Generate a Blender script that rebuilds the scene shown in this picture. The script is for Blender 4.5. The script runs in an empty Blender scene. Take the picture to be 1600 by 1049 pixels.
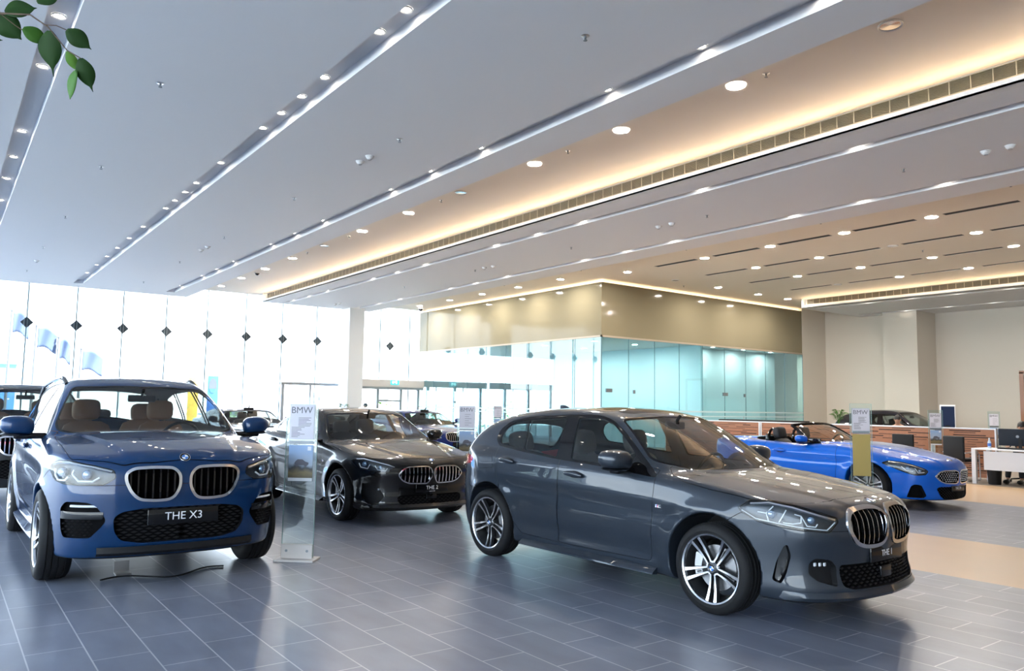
import bpy, bmesh, math, random
import numpy as np
from mathutils import Vector, Matrix

random.seed(7)
scene = bpy.context.scene
C = scene.collection

# ------------------------------------------------------------------ camera
EYE = 1.486
YAW, PITCH, ROLL, FPX = .6371, .0908, .0159, 1208.0
cam_data = bpy.data.cameras.new('camera')
cam_data.sensor_width = 36.0
cam_data.lens = FPX * 36.0 / 1600.0
cam_data.clip_end = 500
cam = bpy.data.objects.new('camera', cam_data)
C.objects.link(cam)
_f = Vector((math.sin(YAW) * math.cos(PITCH), math.cos(YAW) * math.cos(PITCH), math.sin(PITCH)))
_r0 = Vector((math.cos(YAW), -math.sin(YAW), 0))
_u0 = _r0.cross(_f)
_r = _r0 * math.cos(ROLL) + _u0 * math.sin(ROLL)
_u = -_r0 * math.sin(ROLL) + _u0 * math.cos(ROLL)
cam.matrix_world = Matrix(((_r.x, _u.x, -_f.x, 0), (_r.y, _u.y, -_f.y, 0), (_r.z, _u.z, -_f.z, EYE), (0, 0, 0, 1)))
scene.camera = cam

# ------------------------------------------------------------------ sky, daylight, exposure
world = bpy.data.worlds.new('sky')
scene.world = world
world.use_nodes = True
_n = world.node_tree.nodes; _l = world.node_tree.links
_bg = _n['Background']
_tc = _n.new('ShaderNodeTexCoord'); _sx = _n.new('ShaderNodeSeparateXYZ'); _rp = _n.new('ShaderNodeValToRGB')
_l.new(_tc.outputs['Generated'], _sx.inputs[0]); _l.new(_sx.outputs['Z'], _rp.inputs[0]); _l.new(_rp.outputs[0], _bg.inputs[0])
_rp.color_ramp.elements[0].position = 0.0; _rp.color_ramp.elements[0].color = (.95, .97, 1.0, 1)
_rp.color_ramp.elements[1].position = .6; _rp.color_ramp.elements[1].color = (.42, .65, 1.0, 1)
_bg.inputs[1].default_value = 1.25

sun_d = bpy.data.lights.new('sun', 'SUN'); sun_d.energy = 9.0; sun_d.angle = .01; sun_d.color = (1, .96, .88)
sun = bpy.data.objects.new('sun', sun_d); C.objects.link(sun)
sun.rotation_euler = Vector((-.5, .45, -.74)).to_track_quat('-Z', 'Y').to_euler()     # high, from behind the hall: its shadow lies before the glass

def portal(name, loc, rot, sx, sy):
    d = bpy.data.lights.new(name, 'AREA'); d.shape = 'RECTANGLE'; d.size = sx; d.size_y = sy
    d.cycles.is_portal = True
    o = bpy.data.objects.new(name, d); C.objects.link(o); o.location = loc; o.rotation_euler = rot
    return o
portal('daylight_facade', (8, 29.95, 2.9), (-math.pi / 2, 0, 0), 46, 5.8)
portal('daylight_side', (-8.1, 8, 2.9), (math.pi / 2, 0, -math.pi / 2), 44, 5.8)

vs = scene.view_settings
vs.view_transform = 'Standard'; vs.look = 'None'; vs.gamma = 1.0; vs.use_curve_mapping = False
vs.exposure = 2.78
scene.cycles.max_bounces = 10; scene.cycles.diffuse_bounces = 4; scene.cycles.glossy_bounces = 5
scene.cycles.transparent_max_bounces = 24; scene.cycles.transmission_bounces = 4
scene.cycles.caustics_reflective = False; scene.cycles.caustics_refractive = False
scene.cycles.sample_clamp_indirect = 6.0
scene.cycles.use_denoising = True
# ------------------------------------------------------------------ materials
def mat(name, col, rough=.5, metal=0.0, coat=0.0, coat_rough=.03, emit=None, emit_s=0.0, spec=.5, alpha=1.0):
    m = bpy.data.materials.new(name); m.use_nodes = True
    b = m.node_tree.nodes['Principled BSDF']
    b.inputs['Base Color'].default_value = (*col, 1)
    b.inputs['Roughness'].default_value = rough
    b.inputs['Metallic'].default_value = metal
    b.inputs['Coat Weight'].default_value = coat
    b.inputs['Coat Roughness'].default_value = coat_rough
    b.inputs['Specular IOR Level'].default_value = spec
    if emit:
        b.inputs['Emission Color'].default_value = (*emit, 1)
        b.inputs['Emission Strength'].default_value = emit_s
    return m

def noise_mat(name, c0, c1, scale=4.0, rough=.5, stretch=(1, 1, 1), coat=0.0, detail=3.0, bump=0.0, metal=0.0):
    m = mat(name, c0, rough, metal, coat)
    n = m.node_tree.nodes; l = m.node_tree.links; b = n['Principled BSDF']
    tc = n.new('ShaderNodeTexCoord'); mp = n.new('ShaderNodeMapping'); nz = n.new('ShaderNodeTexNoise'); mx = n.new('ShaderNodeMix')
    mx.data_type = 'RGBA'
    mp.inputs['Scale'].default_value = stretch
    nz.inputs['Scale'].default_value = scale; nz.inputs['Detail'].default_value = detail
    l.new(tc.outputs['Object'], mp.inputs[0]); l.new(mp.outputs[0], nz.inputs['Vector'])
    l.new(nz.outputs['Fac'], mx.inputs['Factor'])
    mx.inputs['A'].default_value = (*c0, 1); mx.inputs['B'].default_value = (*c1, 1)
    l.new(mx.outputs['Result'], b.inputs['Base Color'])
    if bump:
        bp = n.new('ShaderNodeBump'); bp.inputs['Strength'].default_value = bump; bp.inputs['Distance'].default_value = .01
        l.new(nz.outputs['Fac'], bp.inputs['Height']); l.new(bp.outputs[0], b.inputs['Normal'])
    return m

def glass_mat(name, tint, refl=.06, rough=.0, edge=1.0):
    """thin pane: clear tinted transmission under a fresnel reflection"""
    m = bpy.data.materials.new(name); m.use_nodes = True
    n = m.node_tree.nodes; l = m.node_tree.links
    n.remove(n['Principled BSDF'])
    tr = n.new('ShaderNodeBsdfTransparent'); gl = n.new('ShaderNodeBsdfGlossy'); mx = n.new('ShaderNodeMixShader')
    lw = n.new('ShaderNodeLayerWeight'); ma = n.new('ShaderNodeMath'); ma.operation = 'MULTIPLY_ADD'
    pw = n.new('ShaderNodeMath'); pw.operation = 'POWER'
    lw.inputs['Blend'].default_value = .5
    l.new(lw.outputs['Facing'], pw.inputs[0]); pw.inputs[1].default_value = 4.0
    l.new(pw.outputs[0], ma.inputs[0]); ma.inputs[1].default_value = .75 * edge; ma.inputs[2].default_value = refl
    ma.use_clamp = True
    tr.inputs[0].default_value = (*tint, 1); gl.inputs['Roughness'].default_value = rough
    gl.inputs['Color'].default_value = (1, 1, 1, 1)
    l.new(ma.outputs[0], mx.inputs[0]); l.new(tr.outputs[0], mx.inputs[1]); l.new(gl.outputs[0], mx.inputs[2])
    l.new(mx.outputs[0], n['Material Output'].inputs[0])
    return m

M = {}
M['white'] = mat('white_paint', (.72, .72, .72), .6)
M['ceil'] = mat('ceiling_paint', (.74, .74, .76), .7)
M['ceil_warm'] = mat('recess_paint', (.80, .74, .66), .7)
M['wall'] = mat('wall_paint', (.68, .62, .54), .65)
M['chrome'] = mat('chrome', (.82, .83, .85), .12, 1.0)
M['satin'] = mat('satin_metal', (.55, .56, .58), .32, 1.0)
M['black'] = mat('gloss_black', (.004, .004, .005), .06, spec=.5)
M['plastic'] = mat('black_plastic', (.010, .010, .011), .5, spec=.25)
M['dark'] = mat('dark_void', (.004, .004, .005), .8, spec=.1)
M['rubber'] = mat('tyre_rubber', (.012, .012, .013), .65, spec=.25)
M['alu'] = mat('alloy_machined', (.74, .75, .77), .22, 1.0)
M['alu_dark'] = mat('alloy_dark', (.045, .047, .05), .35, .6)
M['steel'] = mat('brake_steel', (.30, .30, .31), .35, 1.0)
M['lamp'] = mat('lamp_glow', (1, 1, 1), .4, emit=(1.0, .94, .86), emit_s=105.0)
M['lamp_spot'] = mat('spot_glow', (1, 1, 1), .4, emit=(1.0, .92, .80), emit_s=5.5)
M['led'] = mat('cove_led', (1, 1, 1), .4, emit=(1.0, .70, .42), emit_s=23.0)
M['led_soft'] = mat('thin_led', (1, 1, 1), .4, emit=(1.0, .72, .40), emit_s=.9)
M['mark'] = mat('frame_grey', (.20, .22, .24), .4, .5)
M['diamond'] = mat('fitting_grey', (.05, .065, .075), .35, .3)
M['text_white'] = mat('letter_white', (.85, .85, .86), .5)
M['text_dark'] = mat('letter_dark', (.10, .10, .13), .5)
M['paper'] = mat('paper', (.62, .61, .68), .6)

# ------------------------------------------------------------------ objects
def link(o, parent=None):
    C.objects.link(o)
    if parent is not None:
        o.parent = parent
    return o

def tag(o, label=None, cat=None, group=None, kind=None):
    if label: o['label'] = label
    if cat: o['category'] = cat
    if group: o['group'] = group
    if kind: o['kind'] = kind
    return o

def empty(name, loc=(0, 0, 0), rz=0.0, label=None, cat=None, group=None):
    o = bpy.data.objects.new(name, None); C.objects.link(o)
    o.location = loc; o.rotation_euler = (0, 0, rz); o.empty_display_size = .1
    return tag(o, label, cat, group)

ORD = ['first', 'second', 'third', 'fourth', 'fifth', 'sixth', 'seventh', 'eighth', 'ninth', 'tenth', 'eleventh', 'twelfth',
       'thirteenth', 'fourteenth', 'fifteenth', 'sixteenth', 'seventeenth', 'eighteenth', 'nineteenth', 'twentieth',
       'twenty-first', 'twenty-second', 'twenty-third', 'twenty-fourth', 'twenty-fifth']

class MB:
    """collects shapes and links them as ONE mesh"""
    def __init__(s):
        s.v = []; s.f = []; s.sm = []; s.mi = []; s.m = 0
    def add(s, v, f, smooth=False):
        n = len(s.v); s.v += [tuple(p) for p in v]; s.f += [tuple(i + n for i in q) for q in f]
        s.sm += [smooth] * len(f); s.mi += [s.m] * len(f)
        return s
    def box(s, lo, hi, bev=0.0):
        x0, y0, z0 = lo; x1, y1, z1 = hi
        if bev <= 0:
            v = [(x0, y0, z0), (x1, y0, z0), (x1, y1, z0), (x0, y1, z0), (x0, y0, z1), (x1, y0, z1), (x1, y1, z1), (x0, y1, z1)]
            return s.add(v, [(0, 3, 2, 1), (4, 5, 6, 7), (0, 1, 5, 4), (1, 2, 6, 5), (2, 3, 7, 6), (3, 0, 4, 7)])
        bm = bmesh.new(); bmesh.ops.create_cube(bm, size=1)
        for q in bm.verts:
            q.co = Vector(((x0 + x1) / 2 + q.co.x * (x1 - x0), (y0 + y1) / 2 + q.co.y * (y1 - y0), (z0 + z1) / 2 + q.co.z * (z1 - z0)))
        bmesh.ops.bevel(bm, geom=bm.edges[:], offset=bev, segments=3, affect='EDGES', profile=.5)
        return s.bm(bm, True)
    def bm(s, bm, smooth=True):
        bm.verts.index_update()
        s.add([q.co[:] for q in bm.verts], [[q.index for q in f.verts] for f in bm.faces], smooth); bm.free(); return s
    def prism(s, poly, z0, z1, axis='z', smooth=False):
        """closed outline extruded along an axis; outline coordinates are the two other axes in order"""
        P = [tuple(p[:2]) for p in poly]; n = len(P)
        def at(p, h):
            return {'z': (p[0], p[1], h), 'y': (p[0], h, p[1]), 'x': (h, p[0], p[1])}[axis]
        v = [at(p, z0) for p in P] + [at(p, z1) for p in P]
        f = [tuple(range(n))[::-1], tuple(range(n, 2 * n))]
        s.add(v, f, False)
        s.add(v, [(i, (i + 1) % n, n + (i + 1) % n, n + i) for i in range(n)], smooth)
        return s
    def lathe(s, prof, seg=32, axis='z', c=(0, 0, 0), smooth=True, cap=False):
        v = []; f = []; k = len(prof)
        for i in range(seg):
            a = 2 * math.pi * i / seg; ca, sa = math.cos(a), math.sin(a)
            for r, h in prof:
                p = {'z': (r * ca, r * sa, h), 'y': (r * ca, h, r * sa), 'x': (h, r * ca, r * sa)}[axis]
                v.append((p[0] + c[0], p[1] + c[1], p[2] + c[2]))
        for i in range(seg):
            j = (i + 1) % seg
            for q in range(k - 1):
                f.append((i * k + q, j * k + q, j * k + q + 1, i * k + q + 1))
        if cap:
            f.append(tuple(i * k for i in range(seg))); f.append(tuple(i * k + k - 1 for i in range(seg))[::-1])
        return s.add(v, f, smooth)
    def tube(s, pts, r, seg=8, closed=False, cap=True):
        P = [Vector(p) for p in pts]; n = len(P)
        R = r if hasattr(r, '__len__') else [r] * n
        v = []; f = []
        up = None
        for i in range(n):
            if closed: t = P[(i + 1) % n] - P[i - 1]
            else: t = P[min(i + 1, n - 1)] - P[max(i - 1, 0)]
            t.normalize()
            if up is None:
                up = Vector((0, 0, 1)) if abs(t.z) < .9 else Vector((1, 0, 0))
            a = t.cross(up)
            if a.length < 1e-6: a = t.orthogonal()
            a.normalize(); b = a.cross(t).normalized(); up = b
            for j in range(seg):
                w = 2 * math.pi * j / seg
                v.append(P[i] + (a * math.cos(w) + b * math.sin(w)) * R[i])
        for i in range(n if closed else n - 1):
            i2 = (i + 1) % n
            for j in range(seg):
                j2 = (j + 1) % seg
                f.append((i * seg + j, i2 * seg + j, i2 * seg + j2, i * seg + j2))
        if cap and not closed:
            f.append(tuple(range(seg))); f.append(tuple((n - 1) * seg + j for j in range(seg))[::-1])
        return s.add(v, f, True)
    def ball(s, c, r, seg=16, rings=10):
        rr = r if hasattr(r, '__len__') else (r, r, r)
        v = []; f = []
        for i in range(rings + 1):
            t = math.pi * i / rings
            for j in range(seg):
                a = 2 * math.pi * j / seg
                v.append((c[0] + rr[0] * math.sin(t) * math.cos(a), c[1] + rr[1] * math.sin(t) * math.sin(a), c[2] - rr[2] * math.cos(t)))
        for i in range(rings):
            for j in range(seg):
                j2 = (j + 1) % seg
                f.append((i * seg + j, i * seg + j2, (i + 1) * seg + j2, (i + 1) * seg + j))
        return s.add(v, f, True)
    def move(s, mtx, start=0):
        s.v = s.v[:start] + [tuple(mtx @ Vector(p)) for p in s.v[start:]]; return s
    def build(s, name, mats, parent=None, recalc=True):
        me = bpy.data.meshes.new(name); me.from_pydata(s.v, [], s.f)
        if not isinstance(mats, (list, tuple)): mats = [mats]
        for m in mats: me.materials.append(m)
        me.polygons.foreach_set('use_smooth', s.sm); me.polygons.foreach_set('material_index', s.mi)
        if recalc:
            bm = bmesh.new(); bm.from_mesh(me)
            bmesh.ops.remove_doubles(bm, verts=bm.verts[:], dist=1e-5)
            bmesh.ops.recalc_face_normals(bm, faces=bm.faces[:]); bm.to_mesh(me); bm.free()
            me.set_sharp_from_angle(angle=math.radians(40))
        me.update()
        return link(bpy.data.objects.new(name, me), parent)

def boxo(name, lo, hi, m, parent=None, bev=0.0):
    return MB().box(lo, hi, bev).build(name, m, parent)

def struct(o):
    o['kind'] = 'structure'; return o

def copy_tree(o, parent=None):
    c = o.copy(); C.objects.link(c)
    if parent is not None: c.parent = parent
    for ch in list(o.children): copy_tree(ch, c)
    return c

def text_obj(name, body, size, m, parent=None, depth=.001, align='CENTER', bold=0.0, sx=1.0):
    """lettering as a real mesh, in its own XZ plane facing -Y"""
    cu = bpy.data.curves.new(name, 'FONT'); cu.body = body; cu.size = size; cu.align_x = align; cu.align_y = 'CENTER'
    cu.extrude = depth; cu.offset = bold; cu.resolution_u = 3
    t = bpy.data.objects.new(name, cu); C.objects.link(t)
    dg = bpy.context.evaluated_depsgraph_get()
    me = bpy.data.meshes.new_from_object(t.evaluated_get(dg))
    C.objects.unlink(t); bpy.data.objects.remove(t); bpy.data.curves.remove(cu)
    me.transform(Matrix.Rotation(math.pi / 2, 4, 'X') @ Matrix.Diagonal((sx, 1, 1, 1)))
    me.name = name; me.materials.clear(); me.materials.append(m)
    return link(bpy.data.objects.new(name, me), parent)
# ------------------------------------------------------------------ the hall
YF = 29.84                      # glass facade
XL, XR, YB = -8.0, 29.8, -13.0  # side glazing, right wall, wall behind
ZD, ZR = 5.28, 5.62             # dropped soffits, recessed ceiling

def floor_material():
    m = mat('floor_tiles', (.1, .1, .1), .3); n = m.node_tree.nodes; l = m.node_tree.links; b = n['Principled BSDF']
    tc = n.new('ShaderNodeTexCoord'); sx = n.new('ShaderNodeSeparateXYZ'); l.new(tc.outputs['Object'], sx.inputs[0])
    def mth(op, a, bb, c=None):
        q = n.new('ShaderNodeMath'); q.operation = op
        for i, v in enumerate((a, bb, c)):
            if v is None: continue
            if isinstance(v, (int, float)): q.inputs[i].default_value = v
            else: l.new(v, q.inputs[i])
        return q.outputs[0]
    cx = n.new('ShaderNodeCombineXYZ')
    l.new(mth('ADD', sx.outputs['Y'], -5.07 + 31), cx.inputs[0]); l.new(mth('ADD', sx.outputs['X'], -.505 + 30.75), cx.inputs[1])
    br = n.new('ShaderNodeTexBrick'); l.new(cx.outputs[0], br.inputs['Vector'])
    br.inputs['Scale'].default_value = 1; br.inputs['Brick Width'].default_value = .62; br.inputs['Row Height'].default_value = .3075
    br.inputs['Mortar Size'].default_value = .0042; br.inputs['Mortar Smooth'].default_value = .1; br.inputs['Bias'].default_value = 0
    br.offset = .5
    br.inputs['Color1'].default_value = (.240, .262, .330, 1); br.inputs['Color2'].default_value = (.270, .294, .365, 1)
    br.inputs['Mortar'].default_value = (.66, .67, .70, 1)
    nz = n.new('ShaderNodeTexNoise'); nz.inputs['Scale'].default_value = 5; nz.inputs['Detail'].default_value = 6
    mp = n.new('ShaderNodeMapping'); mp.inputs['Scale'].default_value = (1, .35, 1)
    l.new(tc.outputs['Object'], mp.inputs[0]); l.new(mp.outputs[0], nz.inputs['Vector'])
    ml = n.new('ShaderNodeMix'); ml.data_type = 'RGBA'; ml.blend_type = 'MULTIPLY'; ml.inputs['Factor'].default_value = .5
    l.new(br.outputs['Color'], ml.inputs['A']); l.new(nz.outputs['Fac'], ml.inputs['B'])
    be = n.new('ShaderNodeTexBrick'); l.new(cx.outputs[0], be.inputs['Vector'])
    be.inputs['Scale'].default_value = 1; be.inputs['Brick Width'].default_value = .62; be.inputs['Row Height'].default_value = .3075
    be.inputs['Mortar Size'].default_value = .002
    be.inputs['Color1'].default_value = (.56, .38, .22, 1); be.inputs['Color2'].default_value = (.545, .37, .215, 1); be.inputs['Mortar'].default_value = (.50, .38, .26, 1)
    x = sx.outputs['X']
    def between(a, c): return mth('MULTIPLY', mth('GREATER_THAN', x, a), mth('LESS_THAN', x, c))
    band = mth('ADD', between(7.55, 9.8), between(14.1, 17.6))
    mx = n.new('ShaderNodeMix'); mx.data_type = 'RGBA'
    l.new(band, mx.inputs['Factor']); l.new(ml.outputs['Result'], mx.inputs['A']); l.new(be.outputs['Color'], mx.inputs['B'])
    m2 = n.new('ShaderNodeMix'); m2.data_type = 'RGBA'
    carpet = mth('GREATER_THAN', x, 17.6)
    l.new(carpet, m2.inputs['Factor']); l.new(mx.outputs['Result'], m2.inputs['A']); m2.inputs['B'].default_value = (.20, .165, .135, 1)
    l.new(m2.outputs['Result'], b.inputs['Base Color'])
    l.new(mth('MULTIPLY_ADD', carpet, .45, .30), b.inputs['Roughness'])
    b.inputs['Specular IOR Level'].default_value = .45
    return m
struct(boxo('floor', (XL, YB, -.2), (34, YF + .1, 0), floor_material()))

# ceilings ------------------------------------------------------------
GR = [(.62, .88, -12, 28.8), (3.36, 3.64, -12, 28.8), (6.22, 6.50, -12, 28.8), (10.38, 10.58, -12, 28.6), (13.18, 13.40, -12, 28.8)]
GD = .13
def soffit(name, x0, x1, y0, y1, grooves, top, m):
    b = MB(); xs = x0
    for g0, g1, gy0, gy1 in grooves:
        b.box((xs, y0, ZD), (g0, y1, top)); b.box((g0, gy1, ZD), (g1, y1, top)); b.box((g0, y0, ZD + GD), (g1, gy1, top))
        xs = g1
    b.box((xs, y0, ZD), (x1, y1, top))
    return struct(b.build(name, m, recalc=False))
soffit('ceiling_left', XL, 7.14, YB, YF - .02, GR[:3], 6.4, M['ceil'])
soffit('ceiling_middle', 9.898, 14.2, YB, YF - .7, GR[3:], 6.4, M['ceil'])
soffit('ceiling_right', 25.838, 31.0, YB, 16.55, [(25.98, 26.16, -12, 16.2), (28.9, 29.1, -12, 16.2)], 6.4, M['ceil'])
struct(boxo('ceiling_recess', (7.14, YB, ZR), (9.9, YF, 6.4), M['ceil_warm']))
def slot_ceiling():
    """recessed ceiling over the desks, with real slots let into it"""
    X0, X1, Y0, Y1 = 14.2, 31.0, YB, YF
    segs = [(15.53, 14.0), (13.42, 11.96), (11.42, 9.98), (9.42, 8.0), (7.42, 6.0), (5.42, 4.0)]
    b = MB(); xs = X0
    for xc in (16.70, 18.95, 21.12, 23.44):
        b.box((xs, Y0, ZR), (xc - .10, Y1, 6.4))
        y = Y1
        for a, c in segs:
            b.box((xc - .10, a, ZR), (xc + .10, y, 6.4)); y = c
        b.box((xc - .10, Y0, ZR), (xc + .10, y, 6.4)); b.box((xc - .10, Y0, ZR + .2), (xc + .10, Y1, 6.4))
        xs = xc + .10
    b.box((xs, Y0, ZR), (X1, Y1, 6.4))
    return struct(b.build('ceiling_office', M['ceil_warm'], recalc=False))
slot_ceiling()
k = 0
for xc in (16.70, 18.95, 21.12, 23.44):
    for q, (a, c) in enumerate([(15.53, 14.0), (13.42, 11.96), (11.42, 9.98), (9.42, 8.0), (7.42, 6.0)]):
        o = MB().box((xc - .099, c + .002, ZR + .008), (xc + .099, a - .002, ZR + .02)).build('air_slot', M['plastic'])  # black insert stands in for the shade inside the slot
        tag(o, f"dark ceiling air slot, {ORD[q]} from the glass room, {ORD[[16.70, 18.95, 21.12, 23.44].index(xc)]} row from the hall", 'air vent', 'dark air slots of the office ceiling')

# faces of the soffits: lip, lit cove, air grille ------------------------
def grille_mat():
    m = mat('grille_slats', (.17, .155, .11), .5)
    return m
M['grille'] = grille_mat()
def cove(x, y0, y1, label, ret=None):
    """vertical face of a soffit: lip with hidden led strip, white band and air grille; faces -X"""
    struct(MB().box((x, y0, ZD), (x + .03, y1, ZD + .075)).box((x, y0, ZD), (x + .178, y1, ZD + .02)).build('trim_' + label, M['white']))
    struct(MB().box((x + .17, y0, ZD + .02), (x + .19, y1, ZR + .1)).build('trim_' + label + '_face', M['white']))
    led = MB().add([(x + .100, y0 + .05, ZD + .076), (x + .100, y1 - .05, ZD + .076), (x + .101, y1 - .05, ZD + .088), (x + .101, y0 + .05, ZD + .088)], [(0, 1, 2, 3)]).build('led_strip', M['led'], recalc=False)
    struct(boxo('trim_' + label + '_added_led_shield', (x + .103, y0 + .04, ZD + .02), (x + .115, y1 - .04, ZD + .095), M['white']))  # added unseen strip that blocks the led's light toward the face
    tag(led, {'middle': 'warm led strip hidden behind the lip of the long middle soffit', 'office': 'warm led strip hidden behind the lip of the soffit over the offices'}[label], 'led strip')
    b = MB(); y = y1 - .12
    gx = x + .165; z0, z1 = ZD + .15, ZD + .315
    ys = []
    while y > y0 + .3:
        ys.append(y); y -= .25
    zz = z0 + .008
    while zz < z1:
        b.box((gx - .012, ys[-1], zz), (gx + .004, ys[0], zz + .006)); zz += .0155
    f = MB()
    f.box((gx - .014, ys[-1], z0 - .012), (gx + .004, ys[0], z0)); f.box((gx - .014, ys[-1], z1), (gx + .004, ys[0], z1 + .012))
    for y in ys:
        f.box((gx - .014, y - .006, z0), (gx + .004, y + .006, z1))
    g = empty('air_grille', (gx, (ys[0] + ys[-1]) / 2, z0), 0, {'middle': 'long olive louvred air grille along the middle soffit', 'office': 'shorter louvred air grille along the soffit over the offices'}[label], 'air grille')
    mm = Matrix.Translation((-gx, -(ys[0] + ys[-1]) / 2, -z0))
    b.move(mm).build('louvre', M['grille'], g, recalc=False); f.move(mm).build('grille_frame', M['grille_frame'], g, recalc=False)
    MB().box((gx + .003, ys[-1], z0), (gx + .005, ys[0], z1)).move(mm).build('backing', M['grille_back'], g)
M['grille_frame'] = mat('grille_frame', (.38, .35, .27), .5)
M['grille_back'] = mat('grille_back', (.05, .045, .03), .7)
cove(9.72, -12.9, YF - .7, 'middle')
cove(25.66, -12.9, 16.55, 'office')
struct(MB().box((9.72, YF - .72, ZD), (14.2, YF - .70, ZR + .1)).build('trim_middle_end', M['white']))
struct(MB().box((25.66, 16.53, ZD), (31, 16.56, ZR + .1)).build('trim_office_end', M['white']))

# walls -------------------------------------------------------------
struct(boxo('wall_right', (29.8, 14.6, 0), (30.2, YF, 6.4), M['wall']))
struct(boxo('wall_right_far', (30.6, YB, 0), (31.0, 14.1, 6.4), M['wall']))
struct(boxo('wall_column', (29.15, 14.05, 0), (30.7, 15.35, 5.6), M['wall']))
struct(boxo('wall_back', (XL, YB - .3, 0), (31, YB, 6.4), M['wall']))
struct(boxo('wall_beside_glass_room', (28.12, 18.15, 0), (29.85, 18.4, 6.0), M['wall']))
b = MB().box((13.0, 28.43, 0), (13.64, 29.2, 5.62)); struct(b.build('trim_column', M['white']))
# roof edge outside the glass
struct(boxo('ceiling_roof', (XL - 1.5, YB - .3, 6.4), (34, YF + 1.2, 6.7), M['white']))

# facade glazing --------------------------------------------------------
M['pane'] = glass_mat('facade_glass', (.93, .97, .98), .05)
M['pane_edge'] = mat('glass_edge', (.12, .22, .26), .3)
win = 0
x = 2.22 - 1.433 * 8
xs = []
while x < 30.5:
    xs.append(x); x += 1.433
for i, x in enumerate(xs[:-1]):
    win += 1
    o = MB().box((x + .004, YF + .10, 0), (xs[i + 1] - .004, YF + .112, 6.3)).build('window_%d' % win, M['pane'])
    struct(o)
yy = YB
while yy < YF - .2:
    win += 1
    struct(MB().box((XL - .012, yy + .004, 0), (XL, min(yy + 1.433, YF) - .004, 6.3)).build('window_%d' % win, M['pane'])); yy += 1.433
jb = MB()
for x in xs: jb.box((x - .018, YF + .085, 0), (x + .018, YF + .125, 6.3))
struct(jb.build('trim_facade_joint', M['pane_edge'], recalc=False))
M['cable'] = mat('steel_cable', (.45, .52, .55), .4, .7)
DI = [2.22 + 1.433 * i for i in range(9)] + [15.54]
for i, x in enumerate(DI):
    fit = empty('glass_fitting', (x, YF - .02, 3.97), 0, f"dark diamond plate fitting on the glass facade, {ORD[i]} from the left", 'glass fitting', 'diamond plates on the facade')
    MB().prism([(-.19, 0), (0, -.19), (.19, 0), (0, .19)], -.02, .02, 'y').build('plate', M['diamond'], fit)
    MB().tube([(0, .02, 0), (0, .10, 0)], .02).build('stud', M['satin'], fit)
    cb = MB().tube([(-.03 - .05 * math.sin(t / 12 * math.pi), -.04, -2.6 + t / 12 * 4.2) for t in range(13)], .006, 5)
    cb.tube([(.012, -.03, -3.9), (.012, -.03, 1.6)], .005, 5).build('cable', M['cable'], fit)

# doors in the facade
M['door_frame'] = mat('door_frame_grey', (.34, .36, .38), .4, .5)
M['header'] = mat('header_cladding', (.62, .58, .55), .5)
d = MB().box((10.80, YF - .12, 2.18), (13.2, YF, 2.28)).box((10.84, YF - .1, 0), (10.94, YF, 2.2)).box((11.98, YF - .08, 0), (12.05, YF, 2.2))
struct(d.build('door_1', M['door_frame']))
h = MB().box((13.7, YF - .5, 2.20), (17.0, YF, 2.50)); struct(h.build('trim_entrance_header', M['header']))
d = MB().box((13.7, YF - .45, 2.10), (17.0, YF - .05, 2.22))
for xx in (13.75, 14.9, 16.0, 16.85): d.box((xx, YF - .2, 0), (xx + .10, YF - .1, 2.15))
d.box((14.95, YF - .18, 1.58), (16.0, YF - .12, 1.66))
struct(d.build('door_2', M['door_frame']))
d = MB().box((17.1, YF - .3, 2.25), (30, YF - .1, 2.55))
for xx in (17.3, 18.7, 20.1, 21.5, 22.9, 24.3, 25.7, 27.1): d.box((xx, YF - .25, 0), (xx + .12, YF - .15, 2.3))
struct(d.build('trim_lobby_frame', M['door_frame']))
es = empty('exit_sign', (15.56, YF - .53, 2.40), 0, 'small teal exit sign over the entrance doors', 'exit sign')
MB().box((-.19, -.015, -.10), (.19, .015, .10)).build('panel', mat('sign_teal', (.02, .20, .24), .4, emit=(.03, .32, .36), emit_s=.5), es)
fig = MB().box((-.14, -.02, -.05), (-.05, -.016, .05)).box((.02, -.02, -.06), (.10, -.016, .06)).box((-.03, -.02, -.02), (.0, -.016, .05))
fig.build('pictogram', mat('sign_light', (.5, .9, .9), .4, emit=(.4, .9, .9), emit_s=.6), es)

# the glass room -------------------------------------------------------
BX, BY = 17.0, 18.15
BXE = 28.1
def panel_mat():
    m = mat('back_painted_glass', (.25, .215, .14), .08, spec=.2)
    return m
M['panel'] = panel_mat()
M['teal'] = glass_mat('glass_room_glass', (.74, .92, .945), .07, 0, .8)
struct(MB().box((BX, BY, 3.80), (BX + .05, YF, 5.53)).build('wall_glass_room_left', M['panel']))
struct(MB().box((BX + .05, BY, 3.80), (BXE, BY + .05, 5.53)).build('wall_glass_room_front', M['panel']))
struct(MB().box((BX + .12, BY + .12, 5.4), (BXE, YF, 5.64)).build('wall_glass_room_top', M['white']))
for nm, lo, hi in (('glass room, along its long left side', (BX + .06, BY + .06, 5.535), (BX + .11, YF - .3, 5.55)), ('glass room, along its front', (BX + .06, BY + .06, 5.535), (BXE, BY + .11, 5.55))):
    tag(boxo('led_strip', lo, hi, M['led_soft']), 'warm led line on top of the ' + nm, 'led strip')
struct(MB().box((BX - .02, BY - .02, 3.74), (BX + .04, YF, 3.80)).box((BX - .02, BY - .02, 3.74), (BXE, BY + .04, 3.80)).build('trim_glass_room_channel', mat('channel', (.40, .33, .25), .4, .3)))
struct(boxo('ceiling_glass_room', (BX + .05, BY + .05, 3.82), (BXE, YF, 3.95), M['white']))
pw = 1.30
k = 0
y = BY
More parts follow.
